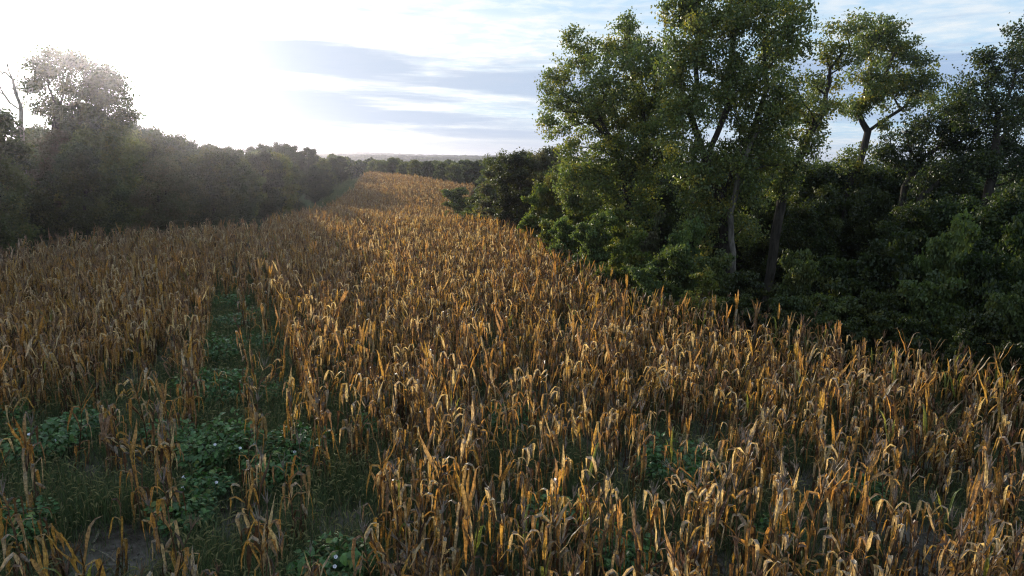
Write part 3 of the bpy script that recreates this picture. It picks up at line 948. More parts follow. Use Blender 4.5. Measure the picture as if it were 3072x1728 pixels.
RIGHT_SHRUBS = [  # leaf kinds carry the light: pale where sunlit, dark greens where shaded
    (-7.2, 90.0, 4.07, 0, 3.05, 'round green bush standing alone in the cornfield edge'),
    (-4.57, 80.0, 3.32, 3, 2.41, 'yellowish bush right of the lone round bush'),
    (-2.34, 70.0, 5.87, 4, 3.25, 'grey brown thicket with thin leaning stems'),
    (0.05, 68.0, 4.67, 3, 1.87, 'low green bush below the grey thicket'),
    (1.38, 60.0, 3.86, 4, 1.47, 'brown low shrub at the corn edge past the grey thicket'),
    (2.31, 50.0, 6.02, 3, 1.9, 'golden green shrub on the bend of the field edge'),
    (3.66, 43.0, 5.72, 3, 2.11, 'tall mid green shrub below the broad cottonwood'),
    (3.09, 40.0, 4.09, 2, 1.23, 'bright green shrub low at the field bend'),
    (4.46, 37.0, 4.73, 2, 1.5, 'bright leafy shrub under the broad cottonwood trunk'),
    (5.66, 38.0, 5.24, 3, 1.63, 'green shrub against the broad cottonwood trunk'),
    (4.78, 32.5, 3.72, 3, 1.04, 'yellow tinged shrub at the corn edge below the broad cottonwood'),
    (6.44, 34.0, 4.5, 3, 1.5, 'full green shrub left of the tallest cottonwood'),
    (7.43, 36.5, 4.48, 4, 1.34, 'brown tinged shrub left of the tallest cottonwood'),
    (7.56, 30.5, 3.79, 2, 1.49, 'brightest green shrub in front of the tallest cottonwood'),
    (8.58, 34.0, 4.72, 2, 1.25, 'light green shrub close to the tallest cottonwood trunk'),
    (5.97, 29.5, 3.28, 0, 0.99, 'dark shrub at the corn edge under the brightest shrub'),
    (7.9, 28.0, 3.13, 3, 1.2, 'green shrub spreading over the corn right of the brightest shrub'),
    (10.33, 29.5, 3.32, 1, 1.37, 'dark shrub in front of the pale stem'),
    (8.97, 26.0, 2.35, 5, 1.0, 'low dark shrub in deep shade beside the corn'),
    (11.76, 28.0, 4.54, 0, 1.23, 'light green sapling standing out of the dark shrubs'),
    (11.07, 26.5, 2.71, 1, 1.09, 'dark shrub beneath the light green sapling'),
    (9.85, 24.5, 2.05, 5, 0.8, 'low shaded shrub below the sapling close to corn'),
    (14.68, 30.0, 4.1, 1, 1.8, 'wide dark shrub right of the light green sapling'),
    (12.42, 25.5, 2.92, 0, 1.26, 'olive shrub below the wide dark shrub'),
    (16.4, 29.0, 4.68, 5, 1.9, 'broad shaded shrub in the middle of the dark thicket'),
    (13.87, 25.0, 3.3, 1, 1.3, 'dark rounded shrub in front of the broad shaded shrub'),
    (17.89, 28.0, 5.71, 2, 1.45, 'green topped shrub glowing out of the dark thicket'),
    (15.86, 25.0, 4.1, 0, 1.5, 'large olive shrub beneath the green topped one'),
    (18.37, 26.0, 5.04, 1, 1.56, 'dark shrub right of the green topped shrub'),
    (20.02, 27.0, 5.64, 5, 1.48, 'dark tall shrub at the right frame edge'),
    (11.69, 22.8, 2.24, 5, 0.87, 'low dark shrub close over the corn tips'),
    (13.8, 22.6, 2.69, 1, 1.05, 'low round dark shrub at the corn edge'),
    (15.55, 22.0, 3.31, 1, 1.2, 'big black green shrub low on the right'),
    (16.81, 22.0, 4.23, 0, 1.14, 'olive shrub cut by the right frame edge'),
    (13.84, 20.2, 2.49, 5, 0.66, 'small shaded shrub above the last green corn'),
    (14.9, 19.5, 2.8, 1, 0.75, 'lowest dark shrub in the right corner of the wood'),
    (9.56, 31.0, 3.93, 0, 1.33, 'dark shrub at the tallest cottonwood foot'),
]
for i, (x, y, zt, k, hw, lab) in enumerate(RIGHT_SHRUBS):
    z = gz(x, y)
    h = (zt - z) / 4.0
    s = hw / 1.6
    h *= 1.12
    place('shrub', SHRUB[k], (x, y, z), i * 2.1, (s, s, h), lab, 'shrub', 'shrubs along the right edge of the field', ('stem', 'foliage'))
BACK = [
    (5.22, 50.54, 6.51, 1),
    (7.67, 52.2, 7.3, 0),
    (10.55, 54.63, 7.54, 2),
    (13.32, 52.63, 6.92, 1),
    (16.34, 53.05, 7.61, 0),
    (19.64, 53.88, 6.7, 1),
    (19.45, 45.98, 7.51, 1),
    (23.68, 49.19, 7.72, 0),
    (25.0, 47.89, 7.04, 1),
    (27.21, 48.11, 7.4, 0),
    (33.01, 53.83, 7.94, 0),
    (36.33, 54.3, 6.96, 0),
    (37.68, 52.92, 7.3, 2),
    (35.14, 46.68, 7.25, 0),
    (38.24, 48.13, 7.97, 1),
    (0.28, 60.7, 7.92, 1),
    (3.88, 60.2, 6.73, 1),
    (8.25, 64.33, 7.26, 0),
    (11.29, 61.71, 6.5, 0),
    (14.74, 62.35, 7.31, 0),
    (18.2, 61.99, 7.4, 2),
    (21.75, 63.07, 6.89, 1),
    (23.61, 60.26, 6.58, 1),
    (26.27, 57.43, 6.86, 2),
    (34.47, 66.02, 7.06, 1),
    (36.51, 62.75, 6.99, 1),
    (37.73, 59.26, 8.21, 2),
    (40.97, 58.77, 7.04, 2),
    (47.37, 63.36, 7.93, 2),
    (45.9, 57.71, 8.4, 1),
    (0.38, 81.34, 7.69, 1),
    (4.37, 78.43, 7.1, 0),
    (7.76, 77.34, 6.21, 0),
    (12.42, 82.3, 7.68, 1),
    (16.04, 77.84, 6.51, 0),
    (19.73, 76.68, 6.4, 1),
    (25.08, 79.32, 6.18, 1),
    (30.59, 81.95, 7.86, 1),
    (33.34, 76.9, 7.41, 0),
    (37.45, 76.37, 7.05, 0),
    (40.94, 76.51, 7.75, 0),
    (46.48, 80.7, 6.52, 1),
    (46.33, 74.63, 7.89, 1),
    (51.69, 76.69, 7.5, 0),
    (59.79, 81.62, 6.78, 0),
    (61.22, 78.02, 8.85, 2),
    (2.09, 101.56, 7.78, 0),
    (6.17, 100.6, 7.92, 0),
    (9.75, 95.86, 6.66, 2),
    (14.11, 98.99, 6.92, 2),
    (18.52, 98.8, 6.19, 1),
    (21.92, 93.98, 7.11, 1),
    (29.3, 102.99, 7.28, 2),
    (32.09, 96.72, 8.33, 1),
    (38.18, 100.99, 6.23, 0),
    (40.26, 95.52, 8.46, 2),
    (47.11, 101.07, 8.23, 2),
    (49.0, 95.01, 7.17, 2),
    (58.06, 102.33, 8.58, 0),
    (59.0, 95.44, 8.2, 2),
    (64.95, 96.62, 8.29, 1),
    (69.58, 97.83, 8.18, 1),
    (75.04, 99.03, 7.52, 1),
]
for i, (x, y, zt, k) in enumerate(BACK):
    wood_tree(x, y, zt, k, i * 1.3, '%s tree deep in the right wood behind the cottonwoods' % SHADE[k], '%s trees deep in the right wood' % SHADE[k], 1.15)
FAR_ROW = [
    (-39.98, 211.75, 5.74, 2),
    (-41.43, 202.75, 5.76, 3),
    (-35.89, 204.75, 6.13, 0),
    (-37.34, 195.75, 5.96, 2),
    (-31.8, 197.75, 6.15, 2),
    (-33.25, 188.75, 6.37, 1),
    (-27.7, 190.75, 5.99, 3),
    (-29.16, 181.75, 5.8, 2),
    (-23.61, 183.75, 5.9, 0),
    (-25.07, 174.75, 6.4, 3),
    (-19.52, 176.75, 6.43, 2),
    (-20.98, 167.75, 6.04, 1),
    (-15.43, 169.75, 6.07, 2),
    (-16.89, 160.75, 6.02, 3),
    (-11.34, 162.75, 6.55, 0),
    (-12.8, 153.75, 6.07, 2),
    (-7.25, 155.75, 6.4, 2),
    (-8.7, 146.75, 6.53, 1),
    (-3.16, 148.75, 6.59, 3),
    (-4.61, 139.75, 6.17, 2),
    (0.93, 141.75, 6.31, 0),
    (-0.52, 132.75, 6.89, 3),
]
for i, (x, y, zt, k) in enumerate(FAR_ROW):
    wood_tree(x, y, zt, k, i * 1.1, 'rounded tree in the row behind the far cornfield, %s from the lane' % ORD[i], 'tree row behind the far end of the field', 1.25)


# ------------------------------------------------------------------ masses made with geometry nodes
def scatter(name, label, pts, rots, scl, idx, sources, cat='plants'):
    """one 'stuff' object that instances the source meshes on points"""
    srccol = bpy.data.collections.new(name + '_sources')
    for i, me in enumerate(sources):
        srccol.objects.link(bpy.data.objects.new('%s_source_%02d' % (name, i), me))
    me = bpy.data.meshes.new(name)
    me.vertices.add(len(pts))
    me.vertices.foreach_set('co', np.asarray(pts, np.float32).ravel())
    a = me.attributes.new('turn', 'FLOAT_VECTOR', 'POINT')
    a.data.foreach_set('vector', np.asarray(rots, np.float32).ravel())
    a = me.attributes.new('size', 'FLOAT_VECTOR', 'POINT')
    a.data.foreach_set('vector', np.asarray(scl, np.float32).ravel())
    a = me.attributes.new('which', 'INT', 'POINT')
    a.data.foreach_set('value', np.asarray(idx, np.int32))
    ng = bpy.data.node_groups.new(name, 'GeometryNodeTree')
    ng.interface.new_socket('Geometry', in_out='INPUT', socket_type='NodeSocketGeometry')
    ng.interface.new_socket('Geometry', in_out='OUTPUT', socket_type='NodeSocketGeometry')
    N = NT(ng)
    gi, go = N.n('NodeGroupInput'), N.n('NodeGroupOutput')
    ci = N.n('GeometryNodeCollectionInfo')
    ci.inputs['Collection'].default_value = srccol
    ci.inputs['Separate Children'].default_value = True
    ci.inputs['Reset Children'].default_value = True
    ip = N.n('GeometryNodeInstanceOnPoints')
    ip.inputs['Pick Instance'].default_value = True

    def attr(nm, dt):
        nd = N.n('GeometryNodeInputNamedAttribute', data_type=dt)
        nd.inputs['Name'].default_value = nm
        return nd.outputs[0]
    e2r = N.n('FunctionNodeEulerToRotation')
    N.l(attr('turn', 'FLOAT_VECTOR'), e2r.inputs[0])
    N.l(gi.outputs[0], ip.inputs['Points'])
    N.l(ci.outputs[0], ip.inputs['Instance'])
    N.l(attr('which', 'INT'), ip.inputs['Instance Index'])
    N.l(e2r.outputs[0], ip.inputs['Rotation'])
    N.l(attr('size', 'FLOAT_VECTOR'), ip.inputs['Scale'])
    N.l(ip.outputs[0], go.inputs[0])
    o = link(bpy.data.objects.new(name, me))
    md = o.modifiers.new('scatter', 'NODES')
    md.node_group = ng
    o['kind'] = 'stuff'
    o['label'] = label
    o['category'] = cat
    return o


# distant woods rolling to the horizon
def far_kinds():
    out = []
    for i, (cols, w) in enumerate(((G_DARK, [2, 3, 1, 2]), (G_MID, [2, 2, 2, 1]), (G_YELLOW, [2, 1, 3, 0.2]))):
        rng = np.random.default_rng(500 + i)
        parts = []
        for (x, y, z, r) in round_lobes(rng, 10, 4.2, 0.5, 14, 1.4, 2.2):
            n = 130
            d = unit(rng.normal(0, 1, (n, 3)))
            d[:, 2] = np.abs(d[:, 2]) * 1.1 - 0.25
            V, F, T = leaf_quads(rng, np.array([x, y, z]) + d * r * rng.uniform(0.75, 1.0, (n, 1)), 0.75, palette(rng, n, cols, w), 0.1, d, 0.5, 0.9)
            parts.append((V, [F], T))
        v, f, t = join_parts(parts)
        out.append(mesh('far_tree', v, f, M_LEAF, t))
    return out


def build_far_wood():
    rng = np.random.default_rng(77)
    P = []
    for (d0, d1, step) in ((150, 420, 7.5), (420, 900, 12), (900, 1800, 20), (1800, 3600, 34)):
        r = np.sqrt(rng.uniform(d0 ** 2, d1 ** 2, int((d1 ** 2 - d0 ** 2) * 0.5 * 1.75 / step ** 2)))
        a = rng.uniform(radians(-62), radians(52), len(r))
        P.append(np.stack([r * np.sin(a), r * np.cos(a), np.full(len(r), step / 8.0)], 1))
    P = np.concatenate(P)
    sd = field_sd(P[:, 0], P[:, 1])
    x, y = P[:, 0], P[:, 1]
    keep = (sd > 26) & ~((x > -70) & (x < -20) & (y > 120) & (y < 215))
    P = P[keep]
    n = len(P)
    z = ground_z(P[:, 0], P[:, 1]) - 0.5
    s = rng.uniform(0.8, 1.12, n)
    rot = np.zeros((n, 3))
    rot[:, 2] = rng.uniform(0, 6.28, n)
    w = s * np.maximum(1.0, P[:, 2])
    # crowns keep a natural height; wider clumps stand for several trees far off
    dist = np.hypot(P[:, 0], P[:, 1])
    hh = np.where(dist < 420, 0.92, 1.05) * s
    scatter('distant_wood', 'distant wooded hills rolling back to the horizon', np.stack([P[:, 0], P[:, 1], z], 1), rot, np.stack([w, w, hh], 1), rng.choice(3, n, p=[.45, .4, .15]), far_kinds(), 'woods')


build_far_wood()


# ------------------------------------------------------------------ corn
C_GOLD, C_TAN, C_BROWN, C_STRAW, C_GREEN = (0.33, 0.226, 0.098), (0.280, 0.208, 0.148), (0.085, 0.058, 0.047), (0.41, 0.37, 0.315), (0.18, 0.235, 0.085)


def corn_leaf(rng, L, W, th0, fold, th1, col, fold_v=0.55, sway=0.25, n=9):
    """a folded ribbon growing from the origin towards +x; th = angle from straight up"""
    s = np.linspace(0, 1, n)
    th = th0 + (0.35 * s) * (1 - fold) + np.where(s > fold, 1, np.clip((s - fold + 0.11) / 0.11, 0, 1) * 0.6) * (th1 - th0)
    th = np.minimum(th + 0.10 * rng.normal(0, 1, n), 3.15)
    ph = sway * np.cumsum(rng.normal(0, 0.35, n))
    step = L / (n - 1)
    d = np.stack([np.sin(th) * np.cos(ph), np.sin(th) * np.sin(ph), np.cos(th)], 1)
    p = np.concatenate([[[0, 0, 0]], np.cumsum(d[:-1] * step, 0)])
    side0 = np.stack([-np.sin(ph), np.cos(ph), np.zeros(n)], 1)
    nor = np.cross(d, side0)
    tw = np.cumsum(rng.normal(0, 0.20, n)) + rng.uniform(-0.9, 0.9) * s
    side = side0 * np.cos(tw)[:, None] + nor * np.sin(tw)[:, None]
    nor = np.cross(d, side)
    w = W * np.minimum(0.55 + 1.7 * s, 1) * np.clip((1 - s) * 2.2, 0, 1) ** 0.75
    w[-1] = 0.003
    v = fold_v * rng.uniform(0.5, 1.4, n)
    lo = p + side * (w * 0.5 * np.cos(v))[:, None] + nor * (w * 0.5 * np.sin(v))[:, None]
    ro = p - side * (w * 0.5 * np.cos(v))[:, None] + nor * (w * 0.5 * np.sin(v))[:, None]
    V = np.stack([lo, p, ro], 1).reshape(-1, 3)
    i = np.arange(n - 1) * 3
    F = np.concatenate([np.stack([i, i + 1, i + 4, i + 3], 1), np.stack([i + 1, i + 2, i + 5, i + 4], 1)])
    shade = np.repeat(rng.uniform(0.82, 1.12, n), 3)
    shade[0::3] *= 0.95
    tip = np.repeat(np.clip((s - 0.7) / 0.3, 0, 1), 3)[:, None]
    c = np.array(col)[None, :] * shade[:, None]
    c = c * (1 - 0.35 * tip) + np.array(C_BROWN) * 0.35 * tip
    return V, [F], c


def rot_z(V, a):
    c, s = cos(a), sin(a)
    return V @ np.array([[c, s, 0], [-s, c, 0], [0, 0, 1]])


def corn_kind(seed, H, broken=False, green=0.0, upright=0.0, ragged=0.0, lite=False):
    """parts of one dry corn plant: [(part name, verts, faces, tint)]"""
    rng = np.random.default_rng(seed)
    parts = []
    zs = np.linspace(0, H, 8)
    lean = rng.normal(0, 0.05, 2)
    px = lean[0] * (zs / H) ** 2 * H + np.concatenate([[0], rng.normal(0, 0.012, 7)])
    py = lean[1] * (zs / H) ** 2 * H + np.concatenate([[0], rng.normal(0, 0.012, 7)])
    P = np.stack([px, py, zs], 1)
    r = np.linspace(0.017, 0.007, 8)
    V, F = tubes(P[:-1], P[1:], r[:-1], r[1:], 5)
    stalkc = np.array((0.11, 0.068, 0.038)) * rng.uniform(0.8, 1.2)
    st = [(V, [F], np.ones((len(V), 3)) * stalkc)]
    if not broken and rng.uniform() < 0.9:           # what is left of the tassel
        k = 8
        a = rng.uniform(0, 6.28, k)
        t = rng.uniform(0.1, 0.55, k)
        L = rng.uniform(0.12, 0.30, k)
        e = P[-1] + np.stack([np.sin(t) * np.cos(a), np.sin(t) * np.sin(a), np.cos(t)], 1) * L[:, None]
        V, F = tubes(np.repeat(P[-1:], k, 0), e, np.full(k, 0.007), np.full(k, 0.003), 3)
        st.append((V, [F], np.ones((len(V), 3)) * np.array((0.235, 0.185, 0.155))))
    v, f, t = join_parts(st)
    parts.append(('stalk', v, f, t))
    nl = rng.integers(10, 14)
    az0 = rng.uniform(0, pi)
    hz = np.sort(rng.uniform(0.10, 0.97, nl)) * H
    for i in range(nl):
        t = hz[i] / H
        az = az0 + (i % 2) * pi + rng.normal(0, 0.45)
        col = np.array([C_GOLD, C_TAN, C_BROWN, C_STRAW])[rng.choice(4, p=[0.26, 0.34, 0.14, 0.26] if t > 0.78 else [0.50, 0.22, 0.14, 0.14] if t > 0.45 else [0.24, 0.14, 0.56, 0.06])]  # lower leaves withered brown, deepened to colour in the shadow at the base
        if rng.uniform() < green and t > 0.4:
            col = np.array(C_GREEN)
        L = rng.uniform(0.56, 0.96) * (1.0 if t < 0.85 else 0.75)
        L = min(L, hz[i] + 0.45)
        W = rng.uniform(0.046, 0.082)
        if rng.uniform() < upright and t > 0.5:
            V, F, c = corn_leaf(rng, L, W, rng.uniform(0.15, 0.5), rng.uniform(0.75, 1.2), rng.uniform(0.9, 2.2), col, 0.4)
        elif t < 0.45:
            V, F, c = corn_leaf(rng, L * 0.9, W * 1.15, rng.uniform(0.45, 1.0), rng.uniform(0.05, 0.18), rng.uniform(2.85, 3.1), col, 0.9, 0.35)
        else:
            V, F, c = corn_leaf(rng, L, W, rng.uniform(0.22, 0.85), rng.uniform(0.10, 0.42), rng.uniform(2.7, 3.12), col, 0.55)
        V = rot_z(V, az) + np.array([np.interp(hz[i], zs, px), np.interp(hz[i], zs, py), hz[i]])
        V[:, 2] = np.maximum(V[:, 2], 0.02)
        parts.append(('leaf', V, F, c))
    # husked ear hanging by the stalk
    if rng.uniform() < 0.75:
        h = rng.uniform(0.42, 0.55) * H
        a = rng.uniform(0, 6.28)
        tt = rng.uniform(2.2, 2.9)
        d = np.array([sin(tt) * cos(a), sin(tt) * sin(a), cos(tt)])
        s = np.linspace(0, 1, 5)
        q = np.array([np.interp(h, zs, px), np.interp(h, zs, py), h]) + np.array([cos(a), sin(a), 0]) * 0.02 + d[None] * (s * 0.23)[:, None]
        rr = np.array([0.014, 0.030, 0.034, 0.024, 0.004])
        V, F = tubes(q[:-1], q[1:], rr[:-1], rr[1:], 6)
        parts.append(('ear', V, [F], np.ones((len(V), 3)) * np.array(C_STRAW) * rng.uniform(0.7, 1.0)))
    return parts


KINDS = []
KIND_H = [1.75, 1.9, 1.65, 2.0, 1.8, 1.55, 1.9, 1.7, 1.85, 1.95, 1.45, 1.8, 1.7, 1.9, 1.8, 1.9]
for i in range(16):
    KINDS.append(corn_kind(900 + i, KIND_H[i], broken=i in (2, 5, 10), green=0.5 if i in (14, 15) else 0.0,
                           upright=0.6 if i in (9, 14, 15) else (0.12 if i % 3 == 0 else 0.0)))
KIND_MESHES, KIND_JOINED = [], []
for k in KINDS:
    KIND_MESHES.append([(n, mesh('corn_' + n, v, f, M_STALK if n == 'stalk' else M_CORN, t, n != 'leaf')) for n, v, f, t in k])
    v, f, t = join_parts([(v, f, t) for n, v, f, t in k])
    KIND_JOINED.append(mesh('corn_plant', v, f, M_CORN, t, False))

ROW_U = np.array([-0.371, 0.929])       # along the rows
ROW_V = np.array([0.929, 0.371])
GAPS = [
    (-5.32, 9.97, 3.0, 1.3, 0.02),
    (-7.35, 10.1, 2.6, 1.6, 0.02),
    (-3.13, 10.26, 1.3, 1.2, 0.03),
    (3.88, 13.85, 0.7, 1.2, 0.1),
    (6.42, 12.52, 0.45, 1.2, 0.12),
    (1.65, 15.29, 0.6, 0.8, 0.2),
    (6.27, 16.21, 0.5, 0.9, 0.25),
    (2.47, 20.32, 0.6, 1.0, 0.3),
    (-10.25, 19.42, 0.8, 1.5, 0.25),
    (-8.4, 27.12, 0.35, 4, 0.2),
    (-7.72, 33.48, 0.5, 3, 0.35),
    (-0.56, 26.61, 0.6, 1.3, 0.3),
    (5.62, 29.88, 0.6, 1.2, 0.3),
    (9.12, 20.79, 0.6, 1.1, 0.3),
    (-10.2, 16.46, 1.2, 1.0, 0.08),
    (-7.74, 14.77, 0.9, 1.2, 0.1),
    (-6.63, 15.48, 0.75, 4.2, 0.02),
    (-9.98, 23.58, 0.85, 7.5, 0.03),
    (-13.44, 32.81, 0.6, 5, 0.25),
    (-8.52, 23.71, 0.45, 7, 0.1),
    (-5.83, 16.23, 0.55, 4, 0.08),
    (-10.33, 14.63, 2.2, 2.2, 0.03),
    (-11.49, 15.66, 1.2, 1.2, 0.02),
    (-8.84, 12.73, 2.4, 1.8, 0.02),
    (-6.36, 13.34, 0.7, 2.2, 0.03),
    (-5.18, 11.34, 0.9, 1.6, 0.02),
    (-3.53, 12.82, 0.95, 2.6, 0.02),
    (-3.17, 11.17, 0.8, 1.2, 0.02),
    (-4.59, 18.2, 0.35, 3, 0.15),
    (-9.78, 17.01, 1.6, 1.0, 0.1),
    (0.88, 13.19, 0.75, 1.4, 0.08),
    (2.3, 12.63, 0.9, 1.3, 0.05),
    (4.22, 16.1, 0.85, 1.5, 0.03),
    (8.09, 14.62, 0.5, 2.0, 0.12),
    (8.63, 12.62, 0.6, 1.6, 0.1),
    (0.23, 18.51, 0.7, 0.9, 0.2),
    (-2.18, 34.13, 0.7, 1.8, 0.25),
    (5.51, 12.63, 0.6, 0.8, 0.15),
    (0.22, 15.21, 0.6, 1.1, 0.25),
    (-2.55, 13.71, 0.3, 2, 0.3),
    (-4.32, 40.87, 0.5, 1.5, 0.3),
    (6.74, 25.0, 0.6, 1.2, 0.25),
    (12.25, 17.04, 0.5, 1.2, 0.2),
    (-4.5, 12.32, 0.8, 1.6, 0.02),
    (-6.18, 11.29, 1.3, 1.4, 0.02),
    (-8.71, 11.19, 2, 1.5, 0.02),
    (-10.55, 13.31, 2, 2, 0.03),
    (-3.95, 12.35, 0.8, 1.6, 0.02),
]            # x, y, radius across, radius along the rows, share of the plants left
HERO = [
    (-7.06, 12.06, 0, 'ragged corn plant, left of the pair by the bare soil patch'),
    (-6.49, 12.23, 3, 'tall ragged corn plant beside the bare soil patch'),
    (-7.02, 13.06, 1, 'corn plant behind the ragged pair by the bare soil'),
    (-5.49, 10.38, 11, 'bent corn plant at bottom edge with two leaves arched like hooks'),
    (-4.42, 11.06, 6, 'lone shaggy corn plant between two weedy gaps'),
    (-5.24, 13.06, 3, 'corn plant with spread leaf tips behind the lone shaggy plant'),
    (-3.82, 11.46, 7, 'short bushy corn plant standing alone right of the shaggy one'),
    (-8.85, 14.22, 5, 'stunted corn plant alone above the bare soil track'),
    (-8.98, 14.6, 2, 'stunted corn plant close behind the other stunted one'),
    (-9.1, 12.11, 1, 'brown corn plant beside the flowering weed on the left'),
    (-9.21, 11.42, 6, 'corn plant cut by the left frame edge'),
    (-7.99, 10.18, 0, 'corn plant topped with a drooping leaf in the bottom left corner'),
    (-7.59, 10.36, 10, 'short corn plant with a hanging golden leaf near the bottom left corner'),
    (-4.03, 14.09, 7, 'thin brown corn plant alone in the grassy gap'),
    (-3.51, 14.5, 4, 'corn plant at the front of its row beside the grassy gap'),
    (-5.89, 14.77, 8, 'corn plant standing before the large green weed'),
    (-6.8, 16.93, 12, 'corn plant between the two largest green weeds'),
    (-8.28, 14.85, 13, 'corn plant with spreading top above the bare soil'),
    (-7.64, 14.58, 4, 'corn plant with a long upright stalk before the green weeds'),
    (-2.36, 11.46, 9, 'corn plant with upright yellow leaf blades at the gap edge'),
    (-1.84, 10.53, 15, 'corn plant with tall green yellow blades at the bottom edge'),
    (1.38, 12.16, 14, 'corn plant with one green blade in the grassy hollow'),
]          # single plants in the thin part of the field: x, y, kind, label


def corn_points():
    rng = np.random.default_rng(5)
    P = []
    for r in np.arange(-60, 140):
        off = r * 0.76
        t = np.arange(-10, 235, 0.19)
        t = t + rng.uniform(-0.06, 0.06, len(t))
        c = off + rng.normal(0, 0.032, len(t)) + 0.10 * np.sin(t * 0.13 + r * 0.05)
        P.append(np.stack([c * ROW_V[0] + t * ROW_U[0], c * ROW_V[1] + t * ROW_U[1]], 1))
    P = np.concatenate(P)
    P = P[(P[:, 1] > 3) & (P[:, 1] < 200) & (P[:, 0] > -46) & (P[:, 0] < 16)]
    sd = field_sd(P[:, 0], P[:, 1])
    wob = 0.5 * np.sin(P[:, 0] * 1.7) + 0.5 * np.sin(P[:, 1] * 0.9 + 1)
    P = P[sd + 0.5 * wob < -0.2]
    keep = np.full(len(P), 0.62)
    # patchy stand: plants missing in runs
    ph = np.sin(P[:, 0] * 1.1 + 2 * np.sin(P[:, 1] * 0.31)) * np.cos(P[:, 1] * 0.55 + np.sin(P[:, 0] * 0.7))
    dist = np.hypot(P[:, 0], P[:, 1])
    keep -= np.clip(ph - 0.35, 0, 1) * 0.55 * np.clip((45 - dist) / 25, 0, 1)
    keep += 0.16 * np.clip((dist - 24) / 12, 0, 1)
    for (x, y, ra, rl, share) in GAPS:
        dx, dy = P[:, 0] - x, P[:, 1] - y
        q = ((dx * ROW_V[0] + dy * ROW_V[1]) / ra) ** 2 + ((dx * ROW_U[0] + dy * ROW_U[1]) / rl) ** 2
        keep = np.where(q < 1.0 + 0.25 * rng.normal(0, 1, len(P)), np.minimum(keep, share), keep)
    return P[rng.uniform(0, 1, len(P)) < keep]


def in_frame(p):
    q = cam.matrix_world.inverted() @ Vector(p)
    if q.z > -0.5:
        return False
    return abs(q.x / -q.z) < 0.75 and abs(q.y / -q.z) < 0.4219


def place_corn(name, kind, loc, rz, tilt, s, label, group):
    o = empty(name, loc, rz, s)
    o.rotation_euler = (tilt[0], tilt[1], rz)
    tag(o, label, 'corn plant', group)
    for n, me in KIND_MESHES[kind]:
        link(bpy.data.objects.new(n, me), o)


def corn_label(k, s, p):
    h = KIND_H[k] * s
    size = 'tall' if h > 2.0 else ('short' if h < 1.7 else 'middling')
    if k >= 14:
        look = 'green leaved'
    elif k == 9:
        look = 'stiff upright leaved'
    elif k in (2, 5, 10):
        look = 'topless withered'
    else:
        look = 'dry drooping'
    if p[0] < -3.6:
        where = 'left of the big green weeds'
    elif p[0] < -0.9:
        where = 'beside the grassy gap'
    elif p[0] < 4.0:
        where = 'in the crowded rows at bottom centre'
    else:
        where = 'in the crowded rows at bottom right'
    lab = '%s %s corn plant %s' % (size, look, where)
    return lab, lab.replace('corn plant', 'corn plants')


def build_corn():
    rng = np.random.default_rng(8)
    P = corn_points()
    mates = np.array([(x, y) for x, y, k, lab in HERO if x < -1.0])
    mates = mates + ROW_U * rng.uniform(0.12, 0.3, (len(mates), 1)) * rng.choice([-1, 1], (len(mates), 1)) + rng.normal(0, 0.04, mates.shape)
    P = np.concatenate([P, mates])
    Z = ground_z(P[:, 0], P[:, 1]) - 0.02
    n = len(P)
    kinds = rng.choice(14, n)
    sd = field_sd(P[:, 0], P[:, 1])
    edge = (sd > -1.8) & (P[:, 0] > -5) & (rng.uniform(0, 1, n) < 0.6)
    kinds[edge] = rng.choice([14, 15, 9], edge.sum())
    kinds[rng.uniform(0, 1, n) < 0.02] = 14
    scl = np.clip(rng.normal(0.97, 0.11, n), 0.68, 1.2)
    rz = rng.uniform(0, 6.28, n)
    tl = rng.normal(0, 0.07, (n, 2))
    down = rng.uniform(0, 1, n) < 0.07
    tl[down] += rng.normal(0, 0.35, (down.sum(), 2))
    flat = rng.uniform(0, 1, n) < 0.015
    tl[flat] += rng.normal(0, 0.8, (flat.sum(), 2))
    vis = np.array([in_frame((P[i, 0], P[i, 1], Z[i] + 1.45)) for i in range(n)]) & (np.hypot(P[:, 0], P[:, 1]) > 7)
    d = np.where(vis, np.hypot(P[:, 0], P[:, 1]), 1e9)
    hero_n = len(HERO)
    first = np.argsort(d)[:300 - hero_n]
    for (x, y, k, lab) in HERO:
        place_corn('corn_plant', k, (x, y, gz(x, y) - 0.02), rng.uniform(0, 6.28), rng.normal(0, 0.05, 2), rng.uniform(1.02, 1.15), lab, 'single corn plants in the thin part of the field')
    for i in first:
        lab, grp = corn_label(int(kinds[i]), scl[i], P[i])
        place_corn('corn_plant', int(kinds[i]), (P[i, 0], P[i, 1], Z[i]), rz[i], tl[i], scl[i], lab, grp)
    rest = np.ones(n, bool)
    rest[first] = False
    rest &= ~((np.hypot(P[:, 0], P[:, 1]) < 6))
    rot = np.concatenate([tl, rz[:, None]], 1)[rest]
    scatter('corn_rows', 'field of dry golden corn stretching back to the far wood', np.stack([P[rest, 0], P[rest, 1], Z[rest]], 1), rot, np.repeat(scl[rest][:, None], 3, 1), kinds[rest], KIND_JOINED, 'corn')
    return P


CORN = build_corn()


